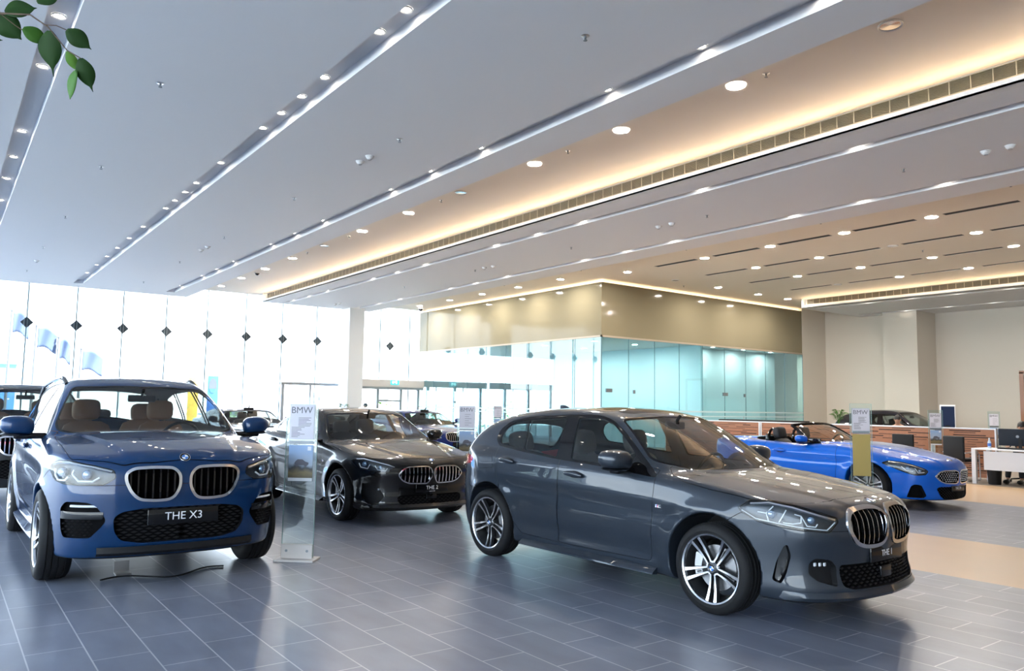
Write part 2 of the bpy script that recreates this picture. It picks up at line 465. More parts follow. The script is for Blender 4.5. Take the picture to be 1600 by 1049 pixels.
for i in range(9):
    win += 1
    struct(MB().box((BX + .005, y + .004, 0), (BX + .017, min(y + 1.30, YF - .02) - .004, 3.74)).build('window_%d' % win, M['teal'])); y += 1.30
x = BX
for i in range(9):
    win += 1
    struct(MB().box((x + .004, BY + .005, 0), (min(x + 1.235, BXE) - .004, BY + .017, 3.74)).build('window_%d' % win, M['teal'])); x += 1.235
ej = MB()
for i in range(10): ej.box((BX, BY + 1.30 * i - .006, 0), (BX + .02, BY + 1.30 * i + .006, 3.74))
for i in range(10): ej.box((BX + 1.235 * i - .006, BY, 0), (BX + 1.235 * i + .006, BY + .02, 3.74))
struct(ej.build('trim_glass_room_joint', M['pane_edge'], recalc=False))
M['film'] = mat('frosted_film', (.55, .68, .70), .5)
struct(MB().box((BX - .003, BY, 1.36), (BX + .003, YF - .1, 1.41)).box((BX - .003, BY, 1.24), (BX + .003, YF - .1, 1.27)).box((BX, BY - .003, 1.36), (BXE, BY + .003, 1.41)).box((BX, BY - .003, 1.20), (BXE, BY + .003, 1.24)).build('trim_glass_film', M['film']))
# rooms brightened by added downlights behind the right-hand panes
M['room_teal'] = mat('glass_room_wall', (.72, .80, .83), .6)
struct(boxo('wall_glass_room_inner', (22.3, BY + 1.3, 0), (BXE, BY + 1.4, 3.8), M['room_teal']))
struct(boxo('wall_glass_room_side', (22.2, BY + .3, 0), (22.3, YF - 3, 3.8), M['room_teal']))
for i, (px, nm) in enumerate(((17.35, 'left'), (23.2, 'right'))):
    dr = empty('glass_door_hardware', (px, BY, 0), 0, f"patch lock and handle of the {nm} door in the front of the glass room", 'door hardware', 'glass room door hardware')
    MB().box((-.13, -.015, 1.97), (.13, .03, 2.09)).build('patch_fitting', M['mark'], dr)
    MB().box((1.10, -.015, 1.95), (1.18, .03, 2.07)).build('patch_fitting', M['mark'], dr)
    MB().tube([(.98, -.06, .7), (.98, -.06, 1.22)], .014).tube([(.98, -.06, .8), (.98, 0, .8)], .01).tube([(.98, -.06, 1.12), (.98, 0, 1.12)], .01).build('handle', M['satin'], dr)

# outside -------------------------------------------------------------
M['paving'] = noise_mat('outside_paving', (.50, .50, .49), (.58, .575, .56), 2, .8)
struct(boxo('floor_outside', (-70, -60, -.5), (140, 160, -.22), M['paving']))
M['dark_bounce_strip'] = noise_mat('dark_bounce_strip', (.06, .06, .062), (.08, .08, .08), 3, .85)
struct(boxo('floor_added_bounce_strip', (-8, YF + .2, -.219), (60, YF + 26, -.21), M['dark_bounce_strip']))  # dark ground added to keep bounced daylight off the ceiling by the facade
# ------------------------------------------------------------------ lamps and ceiling devices
M['lamp_soft'] = mat('lamp_glow_soft', (1, 1, 1), .4, emit=(1.0, .90, .74), emit_s=6.0)
def down_mesh(r):
    ring = MB().lathe([(r, .004), (r + .018, -.004), (r + .022, 0), (r + .022, .012)], 24)
    disc = MB().lathe([(0.0005, .012), (r, .006)], 24)
    return ring, disc
def downlight_proto(r, lamp):
    p = empty('downlight', (0, 0, 0))
    ring, disc = down_mesh(r)
    ring.build('trim_ring', M['white'], p); disc.build('lens', lamp, p)
    return p
D_BIG = downlight_proto(.105, M['lamp']); D_DIM = downlight_proto(.105, M['chrome']); D_SPOT = downlight_proto(.048, M['lamp_spot'])
used = set()
def down(proto, x, y, z, label, group):
    o = proto if proto.name not in used else copy_tree(proto)
    used.add(o.name); used.add(proto.name)
    o.location = (x, y, z - .013); return tag(o, label, 'downlight', group)
for i, y in enumerate([28.35, 26.05, 23.71, 21.42, 19.13, 16.87, 14.57, 12.50, 10.17, 8.08, 6.01, 4.01]):
    dim = i in (4, 7, 11)
    down(D_DIM if dim else D_BIG, 7.95, y, ZR, f"{'unlit chrome' if dim else 'lit round'} downlight in the beige ceiling strip, {ORD[i]} from the facade", 'downlights of the beige ceiling strip')
rows = {'row along the glass room': (16.06, [28.25, 25.88, 23.61, 21.38, 19.1]), 'first row of the office ceiling': (16.7, [16.69, 13.72, 11.64, 9.64, 7.67]),
        'second row of the office ceiling': (18.93, [16.75, 13.68, 11.66, 9.65, 7.71]), 'third row of the office ceiling': (21.12, [16.79, 13.75, 11.72, 9.72, 7.77]),
        'fourth row of the office ceiling': (23.45, [16.87, 13.8, 11.78, 9.8, 7.8]), 'corner before the office soffit': (25.2, [16.84])}
for nm, (x, ys) in rows.items():
    for i, y in enumerate(ys):
        dim = (nm[:3], i) in (('sec', 0), ('sec', 3), ('fou', 1))
        down(D_DIM if dim else D_BIG, x, y, ZR, f"{'unlit' if dim else 'lit'} round downlight, {ORD[i]} from the facade in the {nm}" if len(ys) > 1 else 'lit round downlight in the ' + nm, 'downlights of the office ceiling')
GL = [('leftmost ceiling groove', .75, [22, 20.2, 18.2, 16.3, 14.74, 13.22, 10.44, 8.93]),
      ('second ceiling groove from the left', 3.50, [27, 25.2, 23.5, 21.99, 20.44, 18.87, 16.72, 15.94, 15.16, 14.38, 12.88, 10.82, 10.09, 9.36, 8.62, 7.17, 6.59, 5.2]),
      ('third ceiling groove from the left', 6.40, [27.8, 25.1, 23.53, 21.88, 18.84, 17.25, 15.6, 12.5, 11.06, 9.55, 6.76, 5.29, 3.9]),
      ('left groove of the middle soffit', 10.50, [28.2, 26.69, 25.01, 21.58, 19.96, 18.37, 15.01, 13.39, 11.87, 8.74, 5.87]),
      ('right groove of the middle soffit', 13.30, [28.44, 26.73, 25.04, 21.6, 20.04, 18.42, 14.99, 13.43, 11.9, 8.79, 7.35, 5.92]),
      ('left groove of the office soffit', 26.07, [14.24, 12.79, 11.29, 9.8]), ('right groove of the office soffit', 29.0, [14.38, 12.87, 11.39, 9.9])]
for nm, x, ys in GL:
    for i, y in enumerate(ys):
        down(D_SPOT, x, y, ZD + GD, f"small lit spot, {ORD[i]} from facade in the {nm}", 'spots in the ' + nm)
for i, (x, y) in enumerate([(18.6, 20.2), (20.6, 20.2), (18.6, 23.0), (20.6, 23.0)]):
    down(D_BIG, x, y, 3.82, f"{ORD[i]} small downlight shining under the ceiling inside the glass room", 'downlights inside the glass room')
D_FILL = downlight_proto(.07, M['lamp'])  # added fill lamps that brighten the wall behind the right-hand panes
for i, x in enumerate((23.4, 25.2, 27.0)):
    down(D_FILL, x, 18.85, 3.82, f"added fill downlight in the front office of the glass room, {ORD[i]} from its left", 'added fill downlights in the front office')
# sprinklers, detectors
sp = empty('sprinkler', (0, 0, 0))
MB().lathe([(.0005, -.004), (.04, -.004), (.045, 0), (.0005, .002)], 16).build('escutcheon', M['satin'], sp)
MB().tube([(0, 0, 0), (0, 0, -.03)], .012, 8).lathe([(.0005, -.052), (.022, -.05), (.022, -.046), (.0005, -.046)], 12).tube([(-.012, 0, -.03), (-.012, 0, -.05)], .003, 5).tube([(.012, 0, -.03), (.012, 0, -.05)], .003, 5).build('head', M['mark'], sp)
SP = [('left panel of the dropped ceiling', 1.91, [26.9, 22.4, 18.31, 13.94, 9.76], ZD), ('middle panel of the dropped ceiling', 5.1, [26.85, 22.22, 18.14, 13.77, 9.68, 5.71], ZD),
      ('beige ceiling strip', 7.95, [20.3, 17.6, 13.23, 9.3, 5.56], ZR), ('middle soffit', 11.92, [22.0, 17.9, 13.79, 9.73, 5.87], ZD),
      ('ceiling strip before the slots', 15.33, [21.2, 17.27, 13.19, 9.39, 5.64], ZR), ('office ceiling', 20.0, [17.33, 9.43], ZR)]
first = True
for nm, x, ys, z in SP:
    for i, y in enumerate(ys):
        o = sp if first else copy_tree(sp); first = False
        o.location = (x, y, z)
        tag(o, f"small sprinkler head on the {nm}, {ORD[i]} from facade", 'sprinkler', 'ceiling sprinklers')
dm = empty('smoke_detector', (0, 0, 0))
MB().lathe([(.0005, -.055), (.03, -.053), (.055, -.03), (.06, -.012), (.07, -.01), (.07, 0), (.0005, 0)], 20).build('housing', M['white'], dm)
MB().lathe([(.025, -.058), (.03, -.05), (.02, -.05)], 16).build('vent', M['mark'], dm)
DM = [('left panel of the dropped ceiling near the facade', 1.97, 24.77, ZD), ('middle panel of the dropped ceiling, far pair left', 5.1, 20.1, ZD), ('middle panel of the dropped ceiling, far pair right', 5.12, 19.57, ZD),
      ('middle panel of the dropped ceiling, near pair left', 5.1, 10.98, ZD), ('middle panel of the dropped ceiling, near pair right', 5.11, 10.66, ZD),
      ('middle soffit, far pair left', 12.05, 27.72, ZD), ('middle soffit, far pair right', 12.06, 27.33, ZD), ('middle soffit, second pair left', 11.9, 17.41, ZD), ('middle soffit, second pair right', 11.95, 17.05, ZD),
      ('middle soffit, third pair left', 11.9, 10.98, ZD), ('middle soffit, third pair right', 11.9, 10.62, ZD), ('middle soffit, nearest pair left', 12.0, 4.72, ZD), ('middle soffit, nearest pair right', 12.0, 4.40, ZD)]
for i, (nm, x, y, z) in enumerate(DM):
    o = dm if i == 0 else copy_tree(dm); o.location = (x, y, z)
    tag(o, f"white domed detector on the {nm}", 'detector', 'domed ceiling detectors')
cc = empty('security_camera', (8.0, 24.6, ZR), 0, 'dark dome security camera in the beige ceiling strip', 'security camera')
MB().lathe([(.0005, 0), (.09, 0), (.09, -.03), (.0005, -.03)], 20).build('mount', M['white'], cc); MB().ball((0, 0, -.03), .07).build('dome', M['black'], cc)
cc = empty('security_camera', (16.3, 28.6, ZR), 0, 'dome camera under the ceiling beside the top of the glass room', 'security camera')
MB().lathe([(.0005, 0), (.10, 0), (.10, -.08), (.0005, -.08)], 20).build('mount', M['white'], cc); MB().ball((0, 0, -.09), .09).build('dome', M['black'], cc)
# ------------------------------------------------------------------ car surface toolkit
def tab(pts, sig=0.05, lo=-3.2, hi=3.2, n=3201):
    """smooth 1-D curve through control points (polyline rounded by a gaussian)"""
    p = np.array(sorted(pts), float)
    xs = np.linspace(lo, hi, n)
    a = p[0, 1] + (xs - p[0, 0]) * ((p[1, 1] - p[0, 1]) / (p[1, 0] - p[0, 0])) if len(p) > 1 else xs * 0 + p[0, 1]
    ys = np.interp(xs, p[:, 0], p[:, 1])
    if sig > 0:
        st = xs[1] - xs[0]
        r = int(4 * sig / st)
        k = np.exp(-0.5 * (np.arange(-r, r + 1) * st / sig) ** 2)
        k /= k.sum()
        yp = np.concatenate([np.full(r, ys[0]), ys, np.full(r, ys[-1])])
        ys = np.convolve(yp, k, 'valid')
    return lambda x: np.interp(x, xs, ys)

def smax(a, b, k):
    h = np.maximum(k - np.abs(a - b), 0) / k
    return np.maximum(a, b) + h * h * k * 0.25

def smin(a, b, k):
    return -smax(-a, -b, k)

def sstep(t):
    t = np.clip(t, 0, 1)
    return t * t * (3 - 2 * t)

class Shell:
    """implicit car body: side, plan, hood, nose and tail curves blended into one closed surface"""
    def __init__(s, S):
        s.S = S
        g = lambda k, d, sig: tab(S.get(k, d), sig)
        s.wp = g('plan', None, .18)
        s.sec = tab(S['section'], .022, -.5, 2.5)
        s.hood = g('hood', None, S.get('hood_sig', .06))
        s.crown = g('crown', [(-3, .05), (3, .05)], .1)
        s.nose = tab(S['nose'], .025, -.5, 2.5)
        s.tail = tab(S['tail'], .03, -.5, 2.5)
        s.npl = tab(S['nose_plan'], .05, -1.5, 1.5)
        s.tpl = tab(S['tail_plan'], .05, -1.5, 1.5)
        s.zb = g('under', None, .05)
        s.crz = g('crease', [(-3, .8), (3, .85)], .1)
        s.cra = g('crease_amp', [(-3, .18), (3, .18)], .1)
        s.roof = g('roof', None, S.get('roof_sig', .05)) if 'roof' in S else None
        if s.roof:
            s.rc = g('roof_sweep', [(-3, -.12), (-.6, -.1), (0, .14), (3, .2)], .15)
            s.belt = g('belt', None, .1)
            s.wg = g('cabin', None, .15)
            s.rcr = S.get('roof_crown', .05)
        s.wheels = S['wheels']          # (x, z, arch radius)
        s.ridge = g('ridge', [(-3, .5), (3, .5)], .08)
        s.ridge_h = S.get('ridge_h', 0.0)
        s.cut_wheels = True

    def side_w(s, x, z):
        S = s.S
        w = s.wp(x) + s.sec(z)
        c = s.crz(x)
        a = s.cra(x)
        d = z - c
        w = w - a * 0.5 * (d + np.sqrt(d * d + .00012)) + a * .006
        w = w - S.get('scoop', .012) * np.exp(-((z - c + .10) / .07) ** 2) * S.get('scoop_x', lambda x: 1.0)(x)
        w = w - S.get('low', .02) * np.exp(-((z - S.get('low_z', .36) - .06 * (0 - x) * .3) / .085) ** 2) * np.exp(-(x / 1.0) ** 4)
        for (wx, wz, R) in s.wheels:
            r = np.sqrt((x - wx) ** 2 + (z - wz) ** 2)
            w = w + S.get('flare', .018) * np.exp(-((r - R) / .09) ** 2) * sstep((1.0 - z + .05) / .3)
        return w

    def body(s, P):
        x, y, z = P[..., 0], np.abs(P[..., 1]), P[..., 2]
        S = s.S
        f1 = (y - s.side_w(x, z)) * .96
        wloc = s.wp(x)
        H = s.hood(x + S.get('hood_sweep', .0) * y * y) - s.crown(x) * (y / .9) ** S.get('crown_p', 2.4)
        if s.ridge_h:
            H = H + s.ridge_h * sstep((s.ridge(x) - y) / .07 + .5)
        e = .01
        f2 = (z - H) * .93
        f3 = (x - (s.nose(z) - s.npl(y))) * S.get('nose_n', .9)
        f4 = ((s.tail(z) + s.tpl(y)) - x) * .9
        f5 = s.zb(x) - z
        f = smax(f1, f2, S.get('k_sh', .09))
        f = smax(f, f3, S.get('k_nose', .07))
        f = smax(f, f4, .07)
        f = smax(f, f5, .04)
        return f

    def cabin(s, P):
        x, y, z = P[..., 0], np.abs(P[..., 1]), P[..., 2]
        S = s.S
        xs = x + s.rc(x) * y * y
        T = s.roof(xs) - s.rcr * (y / .6) ** 2
        sl = (s.roof(xs + .02) - s.roof(xs - .02)) / .04
        f1 = (z - T) / np.sqrt(1 + sl * sl)
        d = np.maximum(z - s.belt(x), -.05)
        w = s.wg(x) - S.get('tumble', .38) * d - S.get('tumble2', .18) * d * d
        f2 = (y - w) * .92
        f = smax(f1, f2, S.get('k_roof', .07))
        f = smax(f, (z * 0 + s.S.get('cab_lo', .5)) - z, .02)
        f = smax(f, (s.tail(z) + s.tpl(y)) - x, .05)
        return f

    def f(s, P):
        f = s.body(P)
        if s.roof:
            f = smin(f, s.cabin(P), s.S.get('k_join', .035))
        if s.cut_wheels:
            x, y, z = P[..., 0], np.abs(P[..., 1]), P[..., 2]
            for (wx, wz, R) in s.wheels:
                r = np.sqrt((x - wx) ** 2 + (z - wz) ** 2) - R
                c = np.maximum(r, s.S.get('arch_in', .52) - y)
                f = smax(f, -c, .012)
        return f

    def grad(s, P):
        e = .0015
        g = np.empty_like(P)
        for i in range(3):
            d = np.zeros(3); d[i] = e
            g[..., i] = (s.f(P + d) - s.f(P - d)) / (2 * e)
        return g

    def project(s, P, n=4, lim=.02):
        for _ in range(n):
            f = s.f(P); g = s.grad(P)
            st = f[:, None] * g / np.maximum((g * g).sum(1), .05)[:, None]
            l = np.linalg.norm(st, axis=1)[:, None]
            P = P - st * np.minimum(1, lim / np.maximum(l, 1e-9))
        return P

    def hit(s, O, D, t1=3.0, n=160):
        """first surface crossing along rays (vectorised march + bisection)"""
        O = np.atleast_2d(np.array(O, float)); D = np.atleast_2d(np.array(D, float))
        D = D / np.linalg.norm(D, axis=1)[:, None]
        O, D = np.broadcast_arrays(O, D)
        ts = np.linspace(0, t1, n)
        v = s.f(O[:, None, :] + ts[None, :, None] * D[:, None, :])
        ins = v < 0
        k = np.argmax(ins, axis=1); ok = ins.any(axis=1)
        k = np.maximum(k, 1)
        a = ts[k - 1]; b = ts[k]
        for _ in range(24):
            m = .5 * (a + b)
            inside = s.f(O + m[:, None] * D) < 0
            b = np.where(inside, m, b); a = np.where(inside, a, m)
        R = O + (.5 * (a + b))[:, None] * D
        R[~ok] = np.nan
        return R

    def fx(s, y, z):   # nose surface
        y = np.atleast_1d(np.array(y, float)); z = np.atleast_1d(np.array(z, float)); y, z = np.broadcast_arrays(y, z)
        return s.hit(np.stack([y * 0 + 2.9, y, z], 1), (-1, 0, 0))

    def sy(s, x, z):   # flank surface (y > 0)
        x = np.atleast_1d(np.array(x, float)); z = np.atleast_1d(np.array(z, float)); x, z = np.broadcast_arrays(x, z)
        return s.hit(np.stack([x, x * 0 + 1.3, z], 1), (0, -1, 0), 1.3)

    def tz(s, x, y):   # from above
        x = np.atleast_1d(np.array(x, float)); y = np.atleast_1d(np.array(y, float)); x, y = np.broadcast_arrays(x, y)
        return s.hit(np.stack([x, y, x * 0 + 2.2], 1), (0, 0, -1), 2.2)

def nets(fun, lo, hi, h):
    """surface nets: quads on the zero level of fun inside the box"""
    lo = np.array(lo, float); n = np.ceil((np.array(hi) - lo) / h).astype(int) + 1
    ys = lo[1] + h * np.arange(n[1]); zs = lo[2] + h * np.arange(n[2])
    F = np.empty(n, np.float32)
    Y, Z = np.meshgrid(ys, zs, indexing='ij')
    st = max(1, int(400000 / (n[1] * n[2])))
    for i in range(0, n[0], st):
        xs = lo[0] + h * np.arange(i, min(n[0], i + st))
        P = np.empty((len(xs), n[1], n[2], 3))
        P[..., 0] = xs[:, None, None]; P[..., 1] = Y; P[..., 2] = Z
        F[i:i + len(xs)] = fun(P)
    I = F < 0
    c = n - 1
    cnt = np.zeros(c, np.int8)
    for dx in (0, 1):
        for dy in (0, 1):
            for dz in (0, 1):
                cnt += I[dx:dx + c[0], dy:dy + c[1], dz:dz + c[2]]
    mix = (cnt > 0) & (cnt < 8)
    idx = np.full(c, -1, np.int64)
    cells = np.argwhere(mix)
    idx[mix] = np.arange(len(cells))
    acc = np.zeros((len(cells), 3)); num = np.zeros(len(cells))
    for ax in range(3):
        for a in (0, 1):
            for b in (0, 1):
                o0 = np.zeros(3, int); o1 = [i for i in range(3) if i != ax]
                o0[o1[0]] = a; o0[o1[1]] = b
                p0 = cells + o0; e = np.zeros(3, int); e[ax] = 1; p1 = p0 + e
                f0 = F[tuple(p0.T)]; f1 = F[tuple(p1.T)]
                m = (f0 < 0) != (f1 < 0)
                t = np.where(m, f0 / np.where(m, f0 - f1, 1), 0)
                acc += np.where(m[:, None], p0 + t[:, None] * e, 0); num += m
    V = lo + h * acc / num[:, None]
    Q = []
    for ax in range(3):
        o = [i for i in range(3) if i != ax]
        sl0 = [slice(None)] * 3; sl1 = [slice(None)] * 3
        sl0[ax] = slice(0, -1); sl1[ax] = slice(1, None)
        ch = I[tuple(sl0)] != I[tuple(sl1)]
        e = np.argwhere(ch)
        e = e[(e[:, o[0]] > 0) & (e[:, o[1]] > 0) & (e[:, o[0]] < c[o[0]]) & (e[:, o[1]] < c[o[1]])]
        neg = I[tuple(e.T)]
        def at(da, db):
            q = e.copy(); q[:, o[0]] += da; q[:, o[1]] += db
            return idx[tuple(q.T)]
        q = np.stack([at(-1, -1), at(0, -1), at(0, 0), at(-1, 0)], 1)
        flip = neg if ax != 1 else ~neg
        q[~flip] = q[~flip][:, ::-1]
        Q.append(q)
    return V, np.concatenate(Q)

def inpoly_sd(uv, poly):
    """signed distance to a closed polygon, negative inside"""
    poly = np.array(poly, float)
    out = np.full(len(uv), 1e3)
    lo = poly.min(0) - .12; hi = poly.max(0) + .12
    m = ((uv > lo) & (uv < hi)).all(1)
    p = uv[m]
    if not len(p):
        return out
    d2 = np.full(len(p), 1e9); ins = np.zeros(len(p), bool)
    for a, b in zip(poly, np.roll(poly, -1, 0)):
        ab = b - a
        t = np.clip(((p - a) @ ab) / max(ab @ ab, 1e-12), 0, 1)
        q = p - a - t[:, None] * ab
        d2 = np.minimum(d2, (q * q).sum(1))
        cr = (a[1] > p[:, 1]) != (b[1] > p[:, 1])
        xi = a[0] + (p[:, 1] - a[1]) / np.where(cr, b[1] - a[1], 1) * ab[0]
        ins ^= cr & (p[:, 0] < xi)
    d = np.sqrt(d2)
    out[m] = np.where(ins, -d, d)
    return out

def rounded(pts, r=.02, n=5):
    """closed polygon with rounded corners; a point may carry its own radius as third value"""
    P = [np.array(p[:2], float) for p in pts]; R = [p[2] if len(p) > 2 else r for p in pts]
    out = []
    k = len(P)
    for i in range(k):
        a, b, c = P[i - 1], P[i], P[(i + 1) % k]
        u = a - b; v = c - b
        lu, lv = np.linalg.norm(u), np.linalg.norm(v)
        d = min(R[i], .45 * lu, .45 * lv)
        p0 = b + u / lu * d; p1 = b + v / lv * d
        if d < 1e-4:
            out.append(b); continue
        for t in np.linspace(0, 1, n):
            out.append((1 - t) ** 2 * p0 + 2 * t * (1 - t) * b + t * t * p1)
    return np.array(out)

class Cutter:
    """triangle soup on a Shell, split exactly along outlines drawn on it"""
    def __init__(s, sh, lo, hi, h):
        s.sh = sh
        V, Q = nets(sh.f, lo, hi, h)
        V = sh.project(V, 3, h)
        T = np.concatenate([Q[:, [0, 1, 2]], Q[:, [0, 2, 3]]])
        s.V, s.T = V, T
        s.L = np.zeros(len(T), int)
        s.h = h
        s.N = None
        s.names = {}
        s.split(-V[:, 1], 99, None)       # keep one half
        keep = s.L == 99
        s.T = s.T[keep]; s.L = np.zeros(len(s.T), int)
        s.compact()
        s.V = np.where(np.abs(s.V[:, 1:2]) < 1e-4, s.V * [1, 0, 1], s.V)
        s.normals()

    def compact(s):
        u, inv = np.unique(s.T, return_inverse=True)
        s.V = s.V[u]; s.T = inv.reshape(-1, 3)

    def normals(s):
        g = s.sh.grad(s.V)
        s.N = g / np.maximum(np.linalg.norm(g, axis=1), 1e-9)[:, None]

    def split(s, sd, label, frm):
        """cut along sd = 0; triangles on the negative side with a label in frm get the new label"""
        sd = np.where(np.abs(sd) < s.h * .02, s.h * .02 * np.where(sd < 0, -1, 1), sd)
        neg = sd < 0
        ok = np.ones(len(s.T), bool) if frm is None else np.isin(s.L, frm)
        tn = neg[s.T]
        c = tn.sum(1)
        s.L[ok & (c == 3)] = label
        m = ok & (c > 0) & (c < 3)
        if not m.any():
            return
        T = s.T[m]; L = s.L[m]; t = tn[m]; cc = c[m]
        lone = np.where(cc == 1, np.argmax(t, 1), np.argmin(t, 1))
        r = np.arange(len(T))
        a = T[r, lone]; b = T[r, (lone + 1) % 3]; d = T[r, (lone + 2) % 3]
        def cross(p, q):
            lo = np.minimum(p, q); hi = np.maximum(p, q)
            return lo * np.int64(len(s.V)) + hi
        e = np.concatenate([cross(a, b), cross(a, d)])
        ue, inv = np.unique(e, return_inverse=True)
        p, q = ue // len(s.V), ue % len(s.V)
        w = (sd[p] / (sd[p] - sd[q]))[:, None]
        NV = s.V[p] * (1 - w) + s.V[q] * w
        if s.N is not None:
            f = s.sh.f(NV); g = s.sh.grad(NV)
            st = f[:, None] * g / np.maximum((g * g).sum(1), .05)[:, None]
            l = np.linalg.norm(st, axis=1)[:, None]
            NV = NV - st * np.minimum(1, .004 / np.maximum(l, 1e-9))
            NN = s.sh.grad(NV); NN /= np.maximum(np.linalg.norm(NN, axis=1), 1e-9)[:, None]
            s.N = np.concatenate([s.N, NN])
        n0 = len(s.V)
        s.V = np.concatenate([s.V, NV])
        ab = n0 + inv[:len(a)]; ad = n0 + inv[len(a):]
        ln = cc == 1
        la = np.where(ln, label, L); lb = np.where(ln, L, label)
        s.T = np.concatenate([s.T[~m], np.stack([a, ab, ad], 1), np.stack([ab, b, d], 1), np.stack([ab, d, ad], 1)])
        s.L = np.concatenate([s.L[~m], la, lb, lb])

    def uv(s, proj):
        V = s.V
        if proj == 'side':
            return V[:, [0, 2]]
        if proj == 'front':
            return V[:, [1, 2]]
        if proj == 'top':
            return V[:, [0, 1]]
        a = math.radians(proj)           # looking at the corner: 0 = front, 90 = flank
        return np.stack([V[:, 1] * math.cos(a) - V[:, 0] * math.sin(a), V[:, 2]], 1)

    def cut(s, name, proj, poly, cond=None, off=0.0, frm=('paint',)):
        sd = inpoly_sd(s.uv(proj), poly) - off
        if cond is not None:
            sd = np.where(cond(s.V, s.N), sd, np.maximum(sd, 1.0))
        s.split(sd, s.lab(name), [s.lab(x) for x in frm])

    def panel(s, name, proj, poly, cond=None, gap=.0045, frm=('paint',)):
        """a shut line of the given width around an outline, and the panel inside it"""
        s.cut('gap_' + name, proj, poly, cond, gap / 2, frm)
        s.cut(name, proj, poly, cond, -gap / 2, ('gap_' + name,))

    def lab(s, name):
        if name == 'paint':
            return 0
        return s.names.setdefault(name, len(s.names) + 1)

    def patch(s, name):
        T = s.T[s.L == s.lab(name)]
        u, inv = np.unique(T, return_inverse=True)
        return s.V[u].copy(), s.N[u].copy(), inv.reshape(-1, 3)

def rim_edges(T):
    e = np.concatenate([T[:, [0, 1]], T[:, [1, 2]], T[:, [2, 0]]])
    k = np.sort(e, 1)
    key = k[:, 0] * np.int64(10 ** 7) + k[:, 1]
    u, i, c = np.unique(key, return_index=True, return_counts=True)
    return e[i[c == 1]]

def soup(V, N, T, push=None, wall=True, ends=True):
    """move a patch by a vector or along its normals and, if asked, wall it back to where it was"""
    if push is None:
        return V, N, T, 0
    d = N * push if np.isscalar(push) else np.broadcast_to(np.array(push, float), V.shape)
    W = V + d
    if not wall:
        return W, N, T, 0
    E = rim_edges(T)
    E = E[~((np.abs(V[E[:, 0], 1]) < 1e-3) & (np.abs(V[E[:, 1], 1]) < 1e-3))]
    u, inv = np.unique(E, return_inverse=True); inv = inv.reshape(-1, 2)
    n = len(V)
    A = V[u]; B = W[u]
    VV = np.concatenate([W, A, B])
    NN = np.concatenate([N, N[u] * 0, N[u] * 0])     # walls: automatic normals
    a0 = n + inv[:, 0]; a1 = n + inv[:, 1]; b0 = a0 + len(u); b1 = a1 + len(u)
    TT = np.concatenate([T, np.stack([a0, a1, b1], 1), np.stack([a0, b1, b0], 1)])
    return VV, NN, TT, 2 * len(E)

def mesh_from(name, V, N, T, mat, parent=None, mirror=None, wallmat=None, nwall=0):
    """mirror: None as is (left half), 'right' mirrored only, 'both' joined halves"""
    if len(T) == 0:
        return None
    mi = np.zeros(len(T), int)
    if nwall and wallmat is not None:
        mi[len(T) - nwall:] = 1
    if mirror in ('right', 'both'):
        Vm = V * [1, -1, 1]; Nm = N * [1, -1, 1]; Tm = T[:, ::-1]
        if mirror == 'right':
            V, N, T = Vm, Nm, Tm
        else:
            T = np.concatenate([T, Tm + len(V)]); mi = np.concatenate([mi, mi])
            V = np.concatenate([V, Vm]); N = np.concatenate([N, Nm])
    me = bpy.data.meshes.new(name)
    me.vertices.add(len(V)); me.vertices.foreach_set('co', V.astype(np.float32).ravel())
    me.loops.add(3 * len(T)); me.loops.foreach_set('vertex_index', T.astype(np.int32).ravel())
    me.polygons.add(len(T))
    me.polygons.foreach_set('loop_start', np.arange(0, 3 * len(T), 3, dtype=np.int32))
    me.polygons.foreach_set('loop_total', np.full(len(T), 3, np.int32))
    me.polygons.foreach_set('material_index', mi.astype(np.int32))
    me.polygons.foreach_set('use_smooth', np.ones(len(T), bool))
    me.update(calc_edges=True)
    me.validate()
    me.materials.append(mat)
    if nwall and wallmat is not None:
        me.materials.append(wallmat)
    if len(me.vertices) == len(V):
        me.normals_split_custom_set_from_vertices([tuple(n) for n in N])
    o = bpy.data.objects.new(name, me)
    C.objects.link(o)
    if parent:
        o.parent = parent
    return o
# ------------------------------------------------------------------ car parts
M['arch'] = mat('arch_liner', (.008, .008, .008), .8)
M['blue_mark'] = mat('roundel_blue', (.02, .16, .55), .3)
M['white_mark'] = mat('roundel_white', (.8, .8, .82), .3)
M['glass_side'] = glass_mat('car_side_glass', (.50, .55, .55), .05)
M['glass_rear'] = glass_mat('car_rear_glass', (.30, .34, .34), .05)
M['glass_ws'] = glass_mat('car_windscreen', (.60, .66, .64), .045)
M['lens_clear'] = glass_mat('lamp_lens', (.92, .95, .96), .04, 0, .6)
M['lamp_tube'] = mat('lamp_light_guide', (.75, .78, .82), .25, 0, .5)
M['lamp_bucket'] = mat('lamp_bucket', (.05, .055, .065), .35, .5)
M['lamp_blue'] = mat('lamp_optic', (.25, .35, .50), .1, .6, 1.0)
M['red_lens'] = mat('tail_lens', (.55, .02, .03), .12, 0, 1.0)
M['liner'] = mat('cabin_lining', (.07, .068, .066), .8)
M['seat_grey'] = mat('seat_grey', (.16, .155, .15), .7)
M['seat_tan'] = mat('seat_tan', (.28, .13, .065), .55)
M['seat_black'] = mat('seat_black', (.022, .022, .024), .6)
M['mirror_glass'] = mat('mirror_glass', (.7, .72, .75), .03, 1.0)

